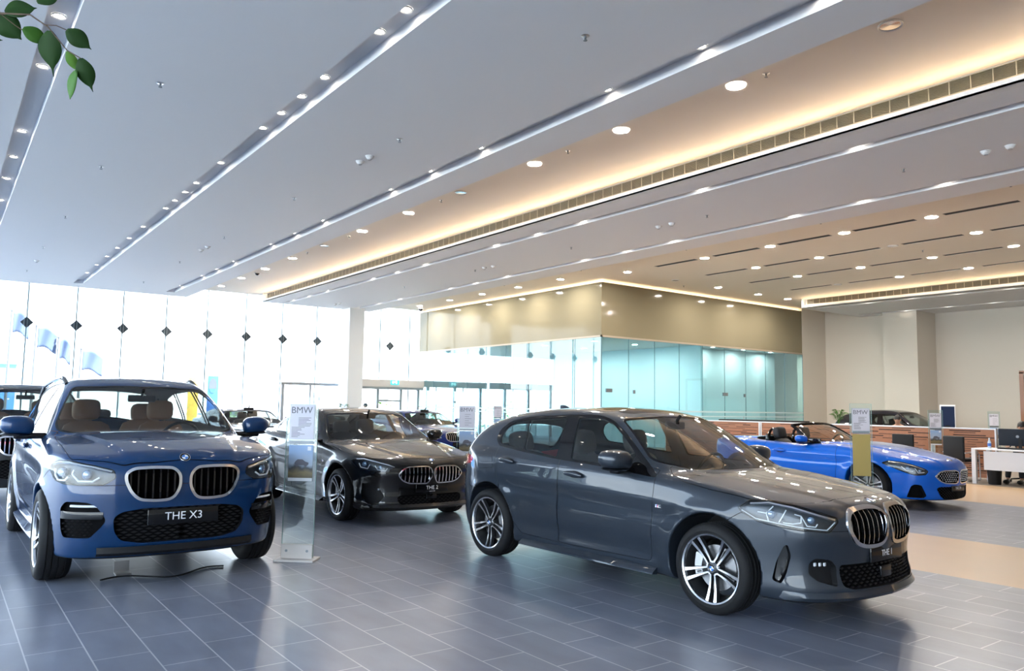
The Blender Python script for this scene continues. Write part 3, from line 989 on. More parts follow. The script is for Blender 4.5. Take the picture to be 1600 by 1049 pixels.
def make_wheel(R, rim, width, style='double', face=M['alu'], dark=M['alu_dark']):
    """outer side towards +y; origin on the axle in the tyre's middle"""
    w = width / 2
    t = MB()
    prof = [(rim - .012, -w + .02), (rim + .004, -w + .006), (rim + .03, -w - .002), (R - .03, -w + .002), (R - .008, -w + .02)]
    for gy in (-.55, -.18, .18, .55):
        prof += [(R, w * gy - .006), (R - .006, w * gy - .004), (R - .006, w * gy + .004), (R, w * gy + .006)]
    prof += [(R - .008, w - .02), (R - .03, w - .002), (R - .055, w + .003), (rim + .03, w + .002), (rim + .004, w - .006), (rim - .012, w - .02)]
    t.lathe(prof, 64, 'y')
    r = MB(); r.m = 0
    r.lathe([(rim - .03, -w + .02), (rim - .045, -w * .4), (rim - .035, w * .3), (rim - .014, w - .035), (rim - .004, w - .012)], 64, 'y')
    r.m = 1
    r.lathe([(rim - .016, w - .030), (rim - .010, w - .010), (rim + .001, w - .004), (rim + .006, w - .010)], 64, 'y')
    yo = w - .028
    def bar(a, o0, o1, w0, w1, r0, r1, dz0, dz1, m_top=1):
        ca, sa = math.cos(a), math.sin(a)
        def P(rr, off, y): return (rr * ca - off * sa, y, rr * sa + off * ca)
        n = 5; top = []; bot = []
        for i in range(n):
            f = i / (n - 1); rr = r0 + (r1 - r0) * f; off = o0 + (o1 - o0) * (f ** 1.3); ww = w0 + (w1 - w0) * f ** 2
            y = yo + dz0 + (dz1 - dz0) * f - .012 * math.sin(math.pi * f)
            top += [P(rr, off - ww, y), P(rr, off + ww, y)]
            bot += [P(rr, off - ww * 1.7, y - .028), P(rr, off + ww * 1.7, y - .028)]
        r.m = m_top
        r.add(top, [(2 * i, 2 * i + 2, 2 * i + 3, 2 * i + 1) for i in range(n - 1)])
        r.m = 0
        v = top + bot; k = 2 * n
        f = []
        for i in range(n - 1):
            f += [(2 * i, k + 2 * i, k + 2 * i + 2, 2 * i + 2), (2 * i + 1, 2 * i + 3, k + 2 * i + 3, k + 2 * i + 1)]
        r.add(v, f)
    for s in range(5):
        a = math.radians(-90 + 72 * s)
        if style == 'double':
            for sg in (-1, 1):
                bar(a, sg * .017, sg * .036, .0062, .0125, .035, rim - .010, -.012, .012)
            bar(a, 0, 0, .006, .006, .05, rim - .09, -.03, -.03, 0)
        elif style == 'vee':
            for sg in (-1, 1):
                bar(a, sg * .012, sg * .062, .0070, .0105, .035, rim - .012, -.012, .012)
        else:
            for sg in (-1, 1):
                bar(a, sg * .02, sg * .05, .0085, .013, .035, rim - .012, -.010, .012)
    r.m = 0
    r.lathe([(.0005, yo - .004), (.034, yo - .006), (.052, yo - .016), (.06, yo - .04), (.07, yo - .07)], 32, 'y')
    for s in range(5):
        a = math.radians(-90 + 36 + 72 * s)
        r.m = 1
        r.lathe([(.0005, 0), (.009, 0), (.010, -.02)], 8, 'y', (.046 * math.cos(a), yo - .010, .046 * math.sin(a)))
    o = t.build('wheel', M['rubber'])
    r.build('rim', [dark, face], o)
    d = MB().lathe([(.06, -.012 + .0), (rim * .66, -.012), (rim * .66, .012), (.06, .012), (.055, .05), (.0005, .05)], 48, 'y')
    d.build('brake_disc', M['steel'], o)
    rn = roundel(o, (0, yo - .002, 0), (0, 1, 0), .030, (0, 0, 1)); rn.name = 'hub_cap'
    return o

def frame_mtx(pos, n, up=(0, 0, 1)):
    n = Vector(n).normalized(); u = Vector(up); x = u.cross(n)
    if x.length < 1e-4: x = Vector((0, 1, 0)).cross(n)
    x.normalize(); z = n.cross(x)
    m = Matrix(((x.x, z.x, n.x, pos[0]), (x.y, z.y, n.y, pos[1]), (x.z, z.z, n.z, pos[2]), (0, 0, 0, 1)))
    return m                 # local x right, y up, z outwards

def roundel(parent, pos, n, r, up=(0, 0, 1)):
    b = MB()
    b.m = 0; b.lathe([(r * .60, .0022), (r * .94, .0028)], 40)
    b.m = 3; b.lathe([(r * .92, .0026), (r * .97, .0040), (r, .0028), (r, -.004)], 40); b.lathe([(r * .58, .0030), (r * .60, .0036), (r * .63, .0030)], 40)
    for q in range(4):
        b.m = 1 + q % 2
        pts = [(0, 0, .0028)] + [(r * .6 * math.cos(math.radians(90 * q + 90 * i / 8)), r * .6 * math.sin(math.radians(90 * q + 90 * i / 8)), .0028) for i in range(9)]
        b.add(pts, [tuple([0, i, i + 1]) for i in range(1, 9)])
    b.move(frame_mtx(pos, n, up))
    return b.build('roundel', [M['black'], M['white_mark'], M['blue_mark'], M['chrome']], parent)

def seat(parent, x, y, m, zc=.30, back=.62, w=.50, tilt=18):
    """front seat: cushion and backrest grown as rounded pads, own headrest"""
    def pad(sx, sy, sz, mtx, lo=.25):
        bm = bmesh.new(); bmesh.ops.create_cube(bm, size=1)
        bmesh.ops.subdivide_edges(bm, edges=bm.edges[:], cuts=4, use_grid_fill=True)
        for v in bm.verts:
            c = v.co * 2
            e = Vector((c.x, c.y, c.z))
            k = (abs(c.x) ** 4 + abs(c.y) ** 4 + abs(c.z) ** 4) ** .25
            e /= max(k, 1e-4)
            k2 = max(abs(c.x), abs(c.y), abs(c.z)); e *= k2
            bol = .16 * max(0, abs(c.y) - .55) / .45 if c.z > .5 else 0
            v.co = Vector((e.x * sx / 2, e.y * sy / 2, e.z * sz / 2 + bol * sz))
        bmesh.ops.transform(bm, matrix=mtx, verts=bm.verts[:])
        return bm
    b = MB()
    b.bm(pad(.52, w, .20, Matrix.Translation((x + .12, y, zc + .10)) @ Matrix.Rotation(math.radians(-6), 4, 'Y')))
    t = math.radians(tilt)
    bx = x - .14
    b.bm(pad(.62, w, .17, Matrix.Translation((bx - math.sin(t) * back / 2, y, zc + .14 + math.cos(t) * back / 2)) @ Matrix.Rotation(math.pi / 2 - t, 4, 'Y') @ Matrix.Rotation(math.pi, 4, 'X')))
    o = b.build('seat', m, parent)
    hx, hz = bx - math.sin(t) * (back + .12), zc + .15 + math.cos(t) * (back + .12)
    hb = MB(); hb.bm(pad(.22, .27, .12, Matrix.Translation((hx + .01, y, hz)) @ Matrix.Rotation(math.pi / 2 - t * .6, 4, 'Y') @ Matrix.Rotation(math.pi, 4, 'X')))
    for q in (-.05, .05): hb.tube([(hx, y + q, hz - .06), (hx + .02, y + q, hz - .2)], .007, 6)
    hb.build('headrest', m, o)
    return o

def surf_uv(sh, uv, ang):
    a = math.radians(ang); uv = np.atleast_2d(np.array(uv, float))
    u, v = uv[:, 0], uv[:, 1]
    f = 4.0
    O = np.stack([-u * math.sin(a) + f * math.cos(a), u * math.cos(a) + f * math.sin(a), v], 1)
    return sh.hit(O, (-math.cos(a), -math.sin(a), 0), 5.0, 500)

def mirror_y(o, name=None):
    """a second part, mirrored to the other side of the car"""
    me = o.data.copy()
    co = np.empty(len(me.vertices) * 3, np.float32); me.vertices.foreach_get('co', co)
    co = co.reshape(-1, 3) * np.array([1, -1, 1], np.float32)
    me.vertices.foreach_set('co', co.ravel()); me.flip_normals(); me.update()
    c = bpy.data.objects.new(name or o.name, me); C.objects.link(c); c.parent = o.parent
    return c

def both(o, kids=True):
    c = mirror_y(o)
    if kids:
        for ch in list(o.children):
            if ch.type == 'MESH':
                d = mirror_y(ch); d.parent = c
    return o, c

def tubes_on(sh, strokes, ang, r, inset, parent, m, name):
    b = MB(); a = math.radians(ang)
    for st in strokes:
        P = surf_uv(sh, st, ang)
        P = P[~np.isnan(P[:, 0])]
        if len(P) < 2: continue
        P = P - np.array([math.cos(a), math.sin(a), 0]) * inset
        b.tube(P, r, 6)
    return b.build(name, m, parent)

def dense(pts, n=6):
    out = []
    for a, b in zip(pts[:-1], pts[1:]):
        for i in range(n): out.append((a[0] + (b[0] - a[0]) * i / n, a[1] + (b[1] - a[1]) * i / n))
    return out + [pts[-1]]

def build_car(S, Q, name, label, loc, rz, paint, h=.014, cat='car', lod=2):
    """S: surface curves; Q: what is drawn on the surface; lod 2 close up, 1 middle, 0 far"""
    sh = Shell(S)
    ct = Cutter(sh, (-2.55, -.03, .1), (2.6, 1.12, 1.95), h)
    root = empty(name, loc, rz, label, cat)
    flank = lambda V, N: np.abs(N[:, 1]) > .38
    up = lambda V, N: (N[:, 2] > .28)
    # wheel housings and underside
    for wx, wz, R in S['wheels']:
        c = [(wx + (R - .005) * math.cos(t), wz + (R - .005) * math.sin(t)) for t in np.linspace(0, 2 * math.pi, 72)[:-1]]
        ct.cut('arch', 'side', c)
    if 'clad' in Q:
        for wx, wz, R in S['wheels']:
            c = [(wx + (R + Q['clad']) * math.cos(t), wz + (R + Q['clad']) * math.sin(t)) for t in np.linspace(0, 2 * math.pi, 72)[:-1]]
            ct.cut('clad', 'side', c, lambda V, N: np.abs(N[:, 1]) > .3)
    tn = ct.N[ct.T].mean(1)[:, 2]; tz = ct.V[ct.T].mean(1)[:, 2]
    ct.L[(ct.L == 0) & (tn < -.7) & (tz < .42)] = ct.lab('under')
    # glass
    if 'dlo' in Q:
        dlo = rounded(Q['dlo'], .03)
        c = lambda V, N: flank(V, N) & (V[:, 2] > Q.get('dlo_z', .8))
        if 'dlo_trim' in Q: ct.cut('dlo_trim', 'side', dlo, c, Q['dlo_trim'])
        else: ct.cut('dlo_trim', 'side', dlo, c, .012)
        ct.cut('pillar', 'side', dlo, c, 0, ('dlo_trim',))
        for i, g in enumerate(Q['glasses']):
            ct.cut('side_window%d' % i, 'side', rounded(g, .02), c, 0, ('pillar',))
    if 'ws' in Q:
        cw = lambda V, N: (N[:, 2] > .1) & (N[:, 0] > .12) & (V[:, 0] > -.5) & (V[:, 2] > .8)
        ws = rounded(Q['ws'], .04)
        ct.cut('ws_seal', 'top', ws, cw, .012); ct.cut('windscreen', 'top', ws, cw, -.006, ('ws_seal',))
    if 'rw' in Q:
        cr = lambda V, N: (N[:, 2] > .05) & (N[:, 0] < -.1) & (V[:, 0] < -.6) & (V[:, 2] > .8)
        rw = rounded(Q['rw'], .05)
        ct.cut('rw_seal', 'top', rw, cr, .015); ct.cut('rear_window', 'top', rw, cr, 0, ('rw_seal',))
    if 'roof_glass' in Q:
        ct.cut('roof_glass', 'top', rounded(Q['roof_glass'], .03), lambda V, N: (N[:, 2] > .8) & (V[:, 2] > 1.2))
    # lamps, grilles, intakes
    for k, H in enumerate(Q.get('lamps', [])):
        cond = H.get('cond') or (lambda V, N: (V[:, 0] > .9) & (V[:, 2] < 1.2))
        pl = rounded(H['poly'], H.get('r', .015))
        if H.get('seal', .006): ct.cut('lamp_seal', H['ang'], pl, cond, H.get('seal', .006), ('paint', 'clad'))
        ct.cut('lamp%d' % k, H['ang'], pl, cond, 0, ('paint', 'lamp_seal', 'clad'))
    for k, H in enumerate(Q.get('recess', [])):
        cond = H.get('cond') or (lambda V, N: (V[:, 0] > 1.0) & (N[:, 0] > .12))
        pl = rounded(H['poly'], H.get('r', .02))
        frm = tuple(H.get('frm', ('paint',)))
        if H.get('frame'):
            ct.cut('frame%d' % k, H.get('proj', 'front'), pl, cond, H['frame'], frm)
            ct.cut('recess%d' % k, H.get('proj', 'front'), pl, cond, 0, frm + ('frame%d' % k,))
        else:
            ct.cut('recess%d' % k, H.get('proj', 'front'), pl, cond, 0, frm)
    for nm, proj, poly, cond, mt in Q.get('patches', []):
        ct.cut('patch_' + nm, proj, rounded(poly, .02), cond)
    # panels between shut lines
    if 'hood' in Q: ct.panel('hood', 'top', rounded(Q['hood'], .04), lambda V, N: (V[:, 2] > .60) & (V[:, 0] > .3))
    for i, d in enumerate(Q.get('doors', [])):
        ct.panel('door%d' % i, 'side', rounded(d, .03), lambda V, N: np.abs(N[:, 1]) > .3)
    for nm in ('front_bumper', 'rear_bumper', 'fuel_flap', 'boot_lid'):
        if nm in Q:
            proj, poly, cond = Q[nm]
            ct.panel(nm, proj, rounded(poly, .02), cond, .0045 if nm != 'fuel_flap' else .004)
    # ---- link the pieces
    V, N, T = ct.patch('paint')
    body = mesh_from('car_body', V, N, T, paint, root, 'both')
    def piece(lab, nm, m, mode='sep', push=None, wall=False, wm=None, parent=None):
        if lab not in ct.names: return []
        V, N, T = ct.patch(lab)
        if not len(T): return []
        V, N, T, nw = soup(V, N, T, push, wall)
        par = parent or root
        if mode == 'sep':
            a = mesh_from(nm, V, N, T, m, par, None, wm, nw); b = mesh_from(nm, V, N, T, m, par, 'right', wm, nw)
            return [a, b]
        return [mesh_from(nm, V, N, T, m, par, 'both', wm, nw)]
    gaps = [l for l in ct.names if l.startswith('gap_')]
    GV, GN, GT = [], [], []; n0 = 0
    for l in gaps:
        V, N, T = ct.patch(l)
        if len(T):
            V = V - N * .008; GV.append(V); GN.append(N); GT.append(T + n0); n0 += len(V)
    if GV: mesh_from('panel_gap', np.concatenate(GV), np.concatenate(GN), np.concatenate(GT), M['dark'], root, 'both')  # black strips put the shade of the shut lines into the colour
    piece('arch', 'wheel_arch_liner', M['arch']); piece('under', 'underbody', M['plastic'], 'both')
    piece('clad', 'arch_trim', M['plastic'])
    piece('dlo_trim', 'window_trim', Q.get('trim_mat', M['black'])); piece('pillar', 'window_pillar', M['black'])
    for i in range(len(Q.get('glasses', []))): piece('side_window%d' % i, 'side_window', M['glass_side'], 'sep', -.004)
    piece('ws_seal', 'windscreen_seal', M['black'], 'both'); piece('windscreen', 'windscreen', M['glass_ws'], 'both', -.003)
    piece('rw_seal', 'rear_window_seal', M['black'], 'both'); piece('rear_window', 'rear_window', M['glass_rear'], 'both', -.003)
    piece('roof_glass', 'panorama_roof', M['black'], 'both')
    piece('hood', 'hood', paint, 'both')
    for i in range(len(Q.get('doors', []))): piece('door%d' % i, 'door', paint)
    for nm in ('front_bumper', 'rear_bumper', 'boot_lid'): piece(nm, nm, paint, 'both')
    if 'fuel_flap' in Q:
        V, N, T = ct.patch('fuel_flap')
        mesh_from('fuel_flap', V, N, T, paint, root, 'right'); mesh_from('quarter_panel', V, N, T, paint, root, None)
    piece('lamp_seal', 'headlight_seal', M['black'])
    for nm, proj, poly, cond, mt in Q.get('patches', []): piece('patch_' + nm, nm, mt)
    for k, H in enumerate(Q.get('lamps', [])):
        a = math.radians(H['ang']); dv = -np.array([math.cos(a), math.sin(a), 0])
        V, N, T = ct.patch('lamp%d' % k)
        if not len(T): continue
        if H.get('solid'):
            for m_ in (None, 'right'): mesh_from(H['name'], V, N, T, H['solid'], root, m_)
            continue
        W, NN, TT, nw = soup(V, N, T, dv * H.get('depth', .05), True)
        L = mesh_from(H.get('name', 'headlight'), W, NN, TT, M['lamp_bucket'], root, None, M['alu_dark'], nw)
        mesh_from('lens', V, N, T, M['lens_clear'], L, None)
        if H.get('tubes'): tubes_on(sh, [dense(t) for t in H['tubes']], H['ang'], H.get('tube_r', .006), H.get('inset', .02), L, M['lamp_tube'], 'light_guide')
        if H.get('brow'): tubes_on(sh, [dense(t) for t in H['brow']], H['ang'], H.get('brow_r', .012), .012, L, M['chrome'], 'reflector_brow')
        for (u, v, r) in H.get('optics', []):
            P = surf_uv(sh, [(u, v)], H['ang'])[0] + dv * .028
            b = MB().ball((0, 0, 0), (r, r, r * .6), 16, 8).lathe([(r, -.004), (r * 1.15, .004), (r * 1.22, -.01)], 24)
            b.move(frame_mtx(P, -dv)); b.build('projector', M['lamp_blue'], L)
        both_kids = [c for c in L.children]
        R = mirror_y(L)
        for c in both_kids:
            d = mirror_y(c); d.parent = R
    for k, H in enumerate(Q.get('recess', [])):
        nm = H['name']
        mode = 'both' if H.get('centre') else 'sep'
        fr = piece('frame%d' % k, nm + '_frame', H.get('frame_mat', M['chrome']), mode, H.get('frame_push', (.008, 0, 0)), True, H.get('frame_mat', M['chrome'])) if H.get('frame') else []
        ps = piece('recess%d' % k, nm, H.get('mat', M['dark']), mode, H.get('dir', (-H.get('depth', .05), 0, 0)), True, H.get('wall', M['plastic']))
        for o in fr:
            if ps: o.parent = ps[0] if (len(ps) == 1 or o is fr[0]) else ps[1]
        if H.get('slats') and ps:
            st = H['slats']; b = MB()
            pl = rounded(H['poly'], H.get('r', .02)); y0, y1 = pl[:, 0].min(), pl[:, 0].max()
            for i in range(st['n']):
                y = y0 + (y1 - y0) * (i + .5 + st.get('shift', 0)) / st['n']
                zs = []
                for p, q in zip(pl, np.roll(pl, -1, 0)):
                    if (p[0] > y) != (q[0] > y): zs.append(p[1] + (y - p[0]) / (q[0] - p[0]) * (q[1] - p[1]))
                if len(zs) < 2: continue
                za, zb_ = min(zs) + .004, max(zs) - .004
                zz = np.linspace(za, zb_, 9)
                X = sh.fx(np.full(9, y), zz)[:, 0] - st.get('inset', .012)
                X = np.where(np.isnan(X), np.nanmean(X), X)
                wd = st.get('w', .004); dp = st.get('d', .03)
                pr = [(X[j], zz[j]) for j in range(9)] + [(X[j] - dp, zz[j]) for j in range(8, -1, -1)]
                s0 = len(b.v)
                v = [(p[0], y - wd, p[1]) for p in pr] + [(p[0], y + wd, p[1]) for p in pr]
                n_ = len(pr); f = []
                for j in range(8):
                    f.append((j, j + 1, n_ - 2 - j, n_ - 1 - j)); f.append(tuple(n_ + i_ for i_ in (n_ - 1 - j, n_ - 2 - j, j + 1, j)))
                f += [(j, n_ + j, n_ + (j + 1) % n_, (j + 1) % n_) for j in range(n_)]
                b.add(v, f)
            so = b.build('grille_bar', st.get('mat', M['chrome']), ps[0])
            if len(ps) > 1: d = mirror_y(so); d.parent = ps[1]
        if H.get('mesh') and ps:
            st = H['mesh']; b = MB()
            pl = rounded(H['poly'], H.get('r', .02)); y0, y1 = max(0 if H.get('centre') else -9, pl[:, 0].min()), pl[:, 0].max(); z0, z1 = pl[:, 1].min(), pl[:, 1].max()
            px, pz = st.get('px', .05), st.get('pz', .022)
            rows = int((z1 - z0) / pz) + 1
            pts = []
            for j in range(rows):
                for i in range(int((y1 - y0) / px) + 2):
                    pts.append((y0 + (i + .5 * (j % 2)) * px, z0 + j * pz))
            pts = np.array(pts)
            ins = inpoly_sd(pts, pl) < -.008
            pts = pts[ins]
            if len(pts):
                X = sh.fx(pts[:, 0], pts[:, 1])[:, 0] - st.get('inset', .02)
                for (y, z), x in zip(pts, X):
                    if x != x: continue
                    s = st.get('s', .42); a_, c_ = px * s, pz * s
                    if st.get('dots'):
                        b.ball((x, y, z), (.008, px * .31, pz * .38), 6, 4)
                    else:
                        b.add([(x, y - a_, z), (x, y, z - c_), (x, y + a_, z), (x, y, z + c_), (x - .012, y - a_ * .5, z), (x - .012, y, z - c_ * .5), (x - .012, y + a_ * .5, z), (x - .012, y, z + c_ * .5)],
                              [(0, 1, 5, 4), (1, 2, 6, 5), (2, 3, 7, 6), (3, 0, 4, 7), (0, 3, 2, 1)])
            if b.v:
                so = b.build('grille_mesh', st.get('mat', M['plastic']), ps[0], recalc=False)
                d = mirror_y(so)
                d.parent = ps[1] if len(ps) > 1 else ps[0]
    # lining behind the sheet metal of the cabin
    if sh.roof and lod > 0:
        LV, LN, LT = [], [], []; n0 = 0
        for l in ['paint', 'dlo_trim', 'pillar', 'roof_glass'] + ['door%d' % i for i in range(len(Q.get('doors', [])))]:
            if l != 'paint' and l not in ct.names: continue
            V, N, T = ct.patch(l)
            tc = V[T].mean(1); tnn = N[T].mean(1)
            k = (tc[:, 2] > .55) & (tc[:, 0] < Q.get('cab_x1', .95)) & (tc[:, 0] > Q.get('cab_x0', -1.9)) & ~((tc[:, 0] > .5) & (tnn[:, 2] > .75) & (tc[:, 2] < 1.2))
            T = T[k]
            if len(T):
                LV.append(V - N * .022); LN.append(-N); LT.append(T[:, ::-1] + n0); n0 += len(V)
        if LV:
            V = np.concatenate(LV); N = np.concatenate(LN); T = np.concatenate(LT)
            u, inv = np.unique(T, return_inverse=True)
            mesh_from('cabin_lining', V[u], N[u], inv.reshape(-1, 3), M['liner'], root, 'both')
    I = Q.get('cabin')
    if I:
        sm = I.get('seat', M['seat_grey']); zf = I.get('z', .30); dx = I.get('dx', 0)
        for sy_ in (-1, 1): seat(root, I.get('sx', -.12) + dx, sy_ * .37, sm, zf, I.get('back', .62))
        if I.get('rear', True):
            for sy_ in (-.38, .38): seat(root, I.get('rx', -.95) + dx, sy_, sm, zf + .04, I.get('back', .62) - .06, .56, 24)
        db = MB()
        x0, x1, zt = I.get('dash', (.52, 1.05, .94))
        db.prism(rounded([(x0, zt - .28), (x0 - .05, zt - .06), (x0 + .02, zt), (x1 - .1, zt + .01), (x1, zt - .05), (x1, zt - .3)], .04), -.72, .72, 'y', True)
        db.build('dashboard', M['plastic'], root)
        sw = MB(); ring = [(0, .18 * math.cos(t), .18 * math.sin(t)) for t in np.linspace(0, 2 * math.pi, 33)[:-1]]
        sw.tube(ring, .015, 8, True); sw.lathe([(.0005, .03), (.06, .025), (.07, -.01)], 16, 'x')
        for t in (0, math.pi, -math.pi / 2): sw.tube([(0, .05 * math.cos(t), .05 * math.sin(t)), (0, .175 * math.cos(t), .175 * math.sin(t))], .012, 6)
        sw.move(Matrix.Translation((x0 - .12, .37, zt - .02)) @ Matrix.Rotation(math.radians(25), 4, 'Y')); sw.build('steering_wheel', M['plastic'], root)
        if 'mirror' in I:
            x, z = I['mirror']
            MB().box((x - .02, -.13, z - .035), (x + .015, .13, z + .035), .015).tube([(x, 0, z + .02), (x + .06, 0, z + .09)], .015).build('interior_mirror', M['plastic'], root)
    # outside mirrors
    if 'mirrors' in Q:
        x, y, z, sx, sy_, sz = Q['mirrors']
        bm = MB().ball((0, 0, 0), (1, 1, 1), 28, 18)
        out = []
        for p in bm.v:
            a, b_, c = p
            e = [math.copysign(abs(q) ** .75, q) for q in p]
            X = e[0] * sx; X = max(X, -sx * .35)
            out.append((x + X - .35 * (b_ + 1) * .035, y + e[1] * sy_, z + e[2] * sz * (1 - .12 * b_) + .01 * b_))
        bm.v = out
        lo = MB(); 
        cap = bm.build('mirror_cap', paint if not Q.get('mirror_black') else M['black'], root)
        gl = MB().prism([(y + sy_ * .9 * math.cos(t) * 1.0, z + sz * .85 * math.sin(t)) for t in np.linspace(0, 2 * math.pi, 25)[:-1]], x - sx * .35 - .03, x - sx * .35 - .004, 'x').build('mirror_glass', M['mirror_glass'], cap)
        yb = float(sh.sy([x], [z - sz - .02])[0][1]) if not np.isnan(sh.sy([x], [z - sz - .02])[0][1]) else y - sy_ - .05
        ft = MB().box((x - .05, yb - .03, z - sz * 1.35), (x + .05, y + sy_ * .2, z - sz * .72), .018)
        ft.ball((x, y, z - sz * .86), (sx * .9, sy_ * .92, sz * .22), 20, 8)
        ft.build('mirror_foot', M['black'], cap)
        both(cap)
    for (x, z) in Q.get('handles', []):
        p = sh.sy([x], [z])[0]
        if p[1] != p[1]: continue
        g = MB().ball((0, 0, 0), (.118, .021, .026), 24, 12)
        g.v = [(a * 1.0, b, c + .004 * math.cos(a / .112 * 1.5)) for a, b, c in g.v]
        g.box((-.085, -.03, -.010), (-.06, 0, .010)).box((.06, -.03, -.010), (.085, 0, .010))
        g.move(Matrix.Translation((p[0], p[1] + .026, p[2])) @ Matrix.Rotation(math.radians(Q.get('handle_tilt', 3)), 4, 'Y'))
        ho = g.build('door_handle', paint, root)
        MB().ball((p[0], p[1] + .001, p[2] - .004), (.09, .005, .036), 20, 8).build('handle_cup', M['plastic'], ho)
        both(ho)
    if 'fin' in Q:
        x = Q['fin']; z = float(sh.tz([x], [0])[0][2])
        fb = MB(); n = 9
        for i in range(n):
            t = i / (n - 1); xx = x + .10 - .19 * t; hh = .055 * math.sin(math.pi * min(1, t * .62 + .02)) ; ww = .03 * math.sin(math.pi * (.1 + .8 * t))
            fb.v += [(xx, -ww, z - .01), (xx - .01, 0, z + hh), (xx, ww, z - .01)]
        for i in range(n - 1):
            a = 3 * i
            fb.f += [(a, a + 3, a + 4, a + 1), (a + 1, a + 4, a + 5, a + 2)]; fb.sm += [True, True]; fb.mi += [0, 0]
        fb.build('antenna_fin', paint, root)
    if 'badge' in Q:
        y, z, r = 0, Q['badge'][0], Q['badge'][1]
        if Q['badge'][2] == 'top':
            p = sh.tz([z], [0])[0]
        else: p = sh.fx([0], [z])[0]
        n = sh.grad(p[None])[0]
        roundel(root, p + n / np.linalg.norm(n) * .001, n, r, (0, 0, 1) if n[2] < .9 else (-1, 0, 0))
    if 'plate' in Q:
        txt, z, w_, h_, size, off = Q['plate'][:6]
        p = sh.fx([0.0, w_ / 2], [z, z]); x = float(np.nanmax(p[:, 0])) + off
        pb = MB().box((x - .02, -w_ / 2, z - h_ / 2), (x, w_ / 2, z + h_ / 2), .006).build('number_plate', M['black'], root)
        if txt:
            t = text_obj('plate_print', txt, size, M['text_white'], pb, .0006)
            t.location = (x + .001, 0, z); t.rotation_euler = (0, 0, math.pi / 2)
        if len(Q['plate']) > 6:
            t = text_obj('plate_print', Q['plate'][6], size * .20, M['text_white'], pb, .0006); t.location = (x + .001, 0, z - size * .66); t.rotation_euler = (0, 0, math.pi / 2)
    for (x0, x1, y0, y1, z) in Q.get('blades', []):
        bb = MB(); n = 14; v = []
        for i in range(n):
            x = x0 + (x1 - x0) * i / (n - 1); yy = y1 + .012 * math.sin(math.pi * i / (n - 1))
            v += [(x, y0, z + .05), (x, yy, z + .012), (x, yy + .004, z), (x, y0, z - .006)]
        f = []
        for i in range(n - 1):
            a = 4 * i
            for j in range(4): f.append((a + j, a + (j + 1) % 4, a + 4 + (j + 1) % 4, a + 4 + j))
        f += [(0, 1, 2, 3), tuple(4 * (n - 1) + j for j in (3, 2, 1, 0))]
        bo = bb.add(v, f, True).build('side_skirt', paint, root); both(bo)
    if 'rails' in Q:
        x0, x1, y0, y1 = Q['rails']
        xs = np.linspace(x0, x1, 28); ys = np.linspace(y0, y1, 28)
        P = sh.tz(xs, ys)
        hh = -.012 + .065 * np.minimum(1, np.minimum((xs - xs.min()), (xs.max() - xs)) / .25)
        o = MB().tube([(a, b, c + d) for (a, b, c), d in zip(P, hh)], .022, 8).build('roof_rail', Q.get('rail_mat', M['satin']), root)
        both(o)
    # wheels
    wh = Q['wheel']
    proto = make_wheel(*wh['args'])
    pos = []
    for wx, wz, R in S['wheels']:
        for s in (1, -1): pos.append((wx, s * wh['y'], wh['args'][0], s))
    for i, (x, y, z, s) in enumerate(pos):
        o = proto if i == 0 else copy_tree(proto)
        o.parent = root; o.location = (x, y, z)
        o.rotation_euler = (0, math.radians(17 * i), 0 if s > 0 else math.pi)
        if s < 0 and wh.get('spin') is not None: o.rotation_euler = (0, math.radians(wh['spin']), math.pi)
        if wh.get('caliper', True) and lod > 1:
            cb = MB().prism(rounded([(.10, .07), (.165, .10), (.18, 0), (.165, -.10), (.10, -.07), (.12, 0)], .02), -.03, .045, 'y', True)
            k = cb.build('brake_caliper', M['satin'], root); k.location = (x, y, z); k.rotation_euler = (0, 0 if x < 0 else math.pi, 0 if s > 0 else 0)
            if s < 0: k.rotation_euler = (0, 0 if x > 0 else math.pi, math.pi)
    if Q.get('extra') and lod > 1: Q['extra'](root, sh, paint)
    return root, sh, ct
# ------------------------------------------------------------------ car specifications (x forward, z up, metres)
def zscale(S, k, keys=('hood', 'roof', 'belt', 'crease')):
    for q in keys:
        S[q] = [(a, b * k) for a, b in S[q]]
    S['nose'] = [(a * (k if a > .5 else 1), b) for a, b in S['nose']]; S['section'] = [(a * (k if a > .5 else 1), b) for a, b in S['section']]
    S['tail'] = [(a * (k if a > .5 else 1), b) for a, b in S['tail']]
    return S

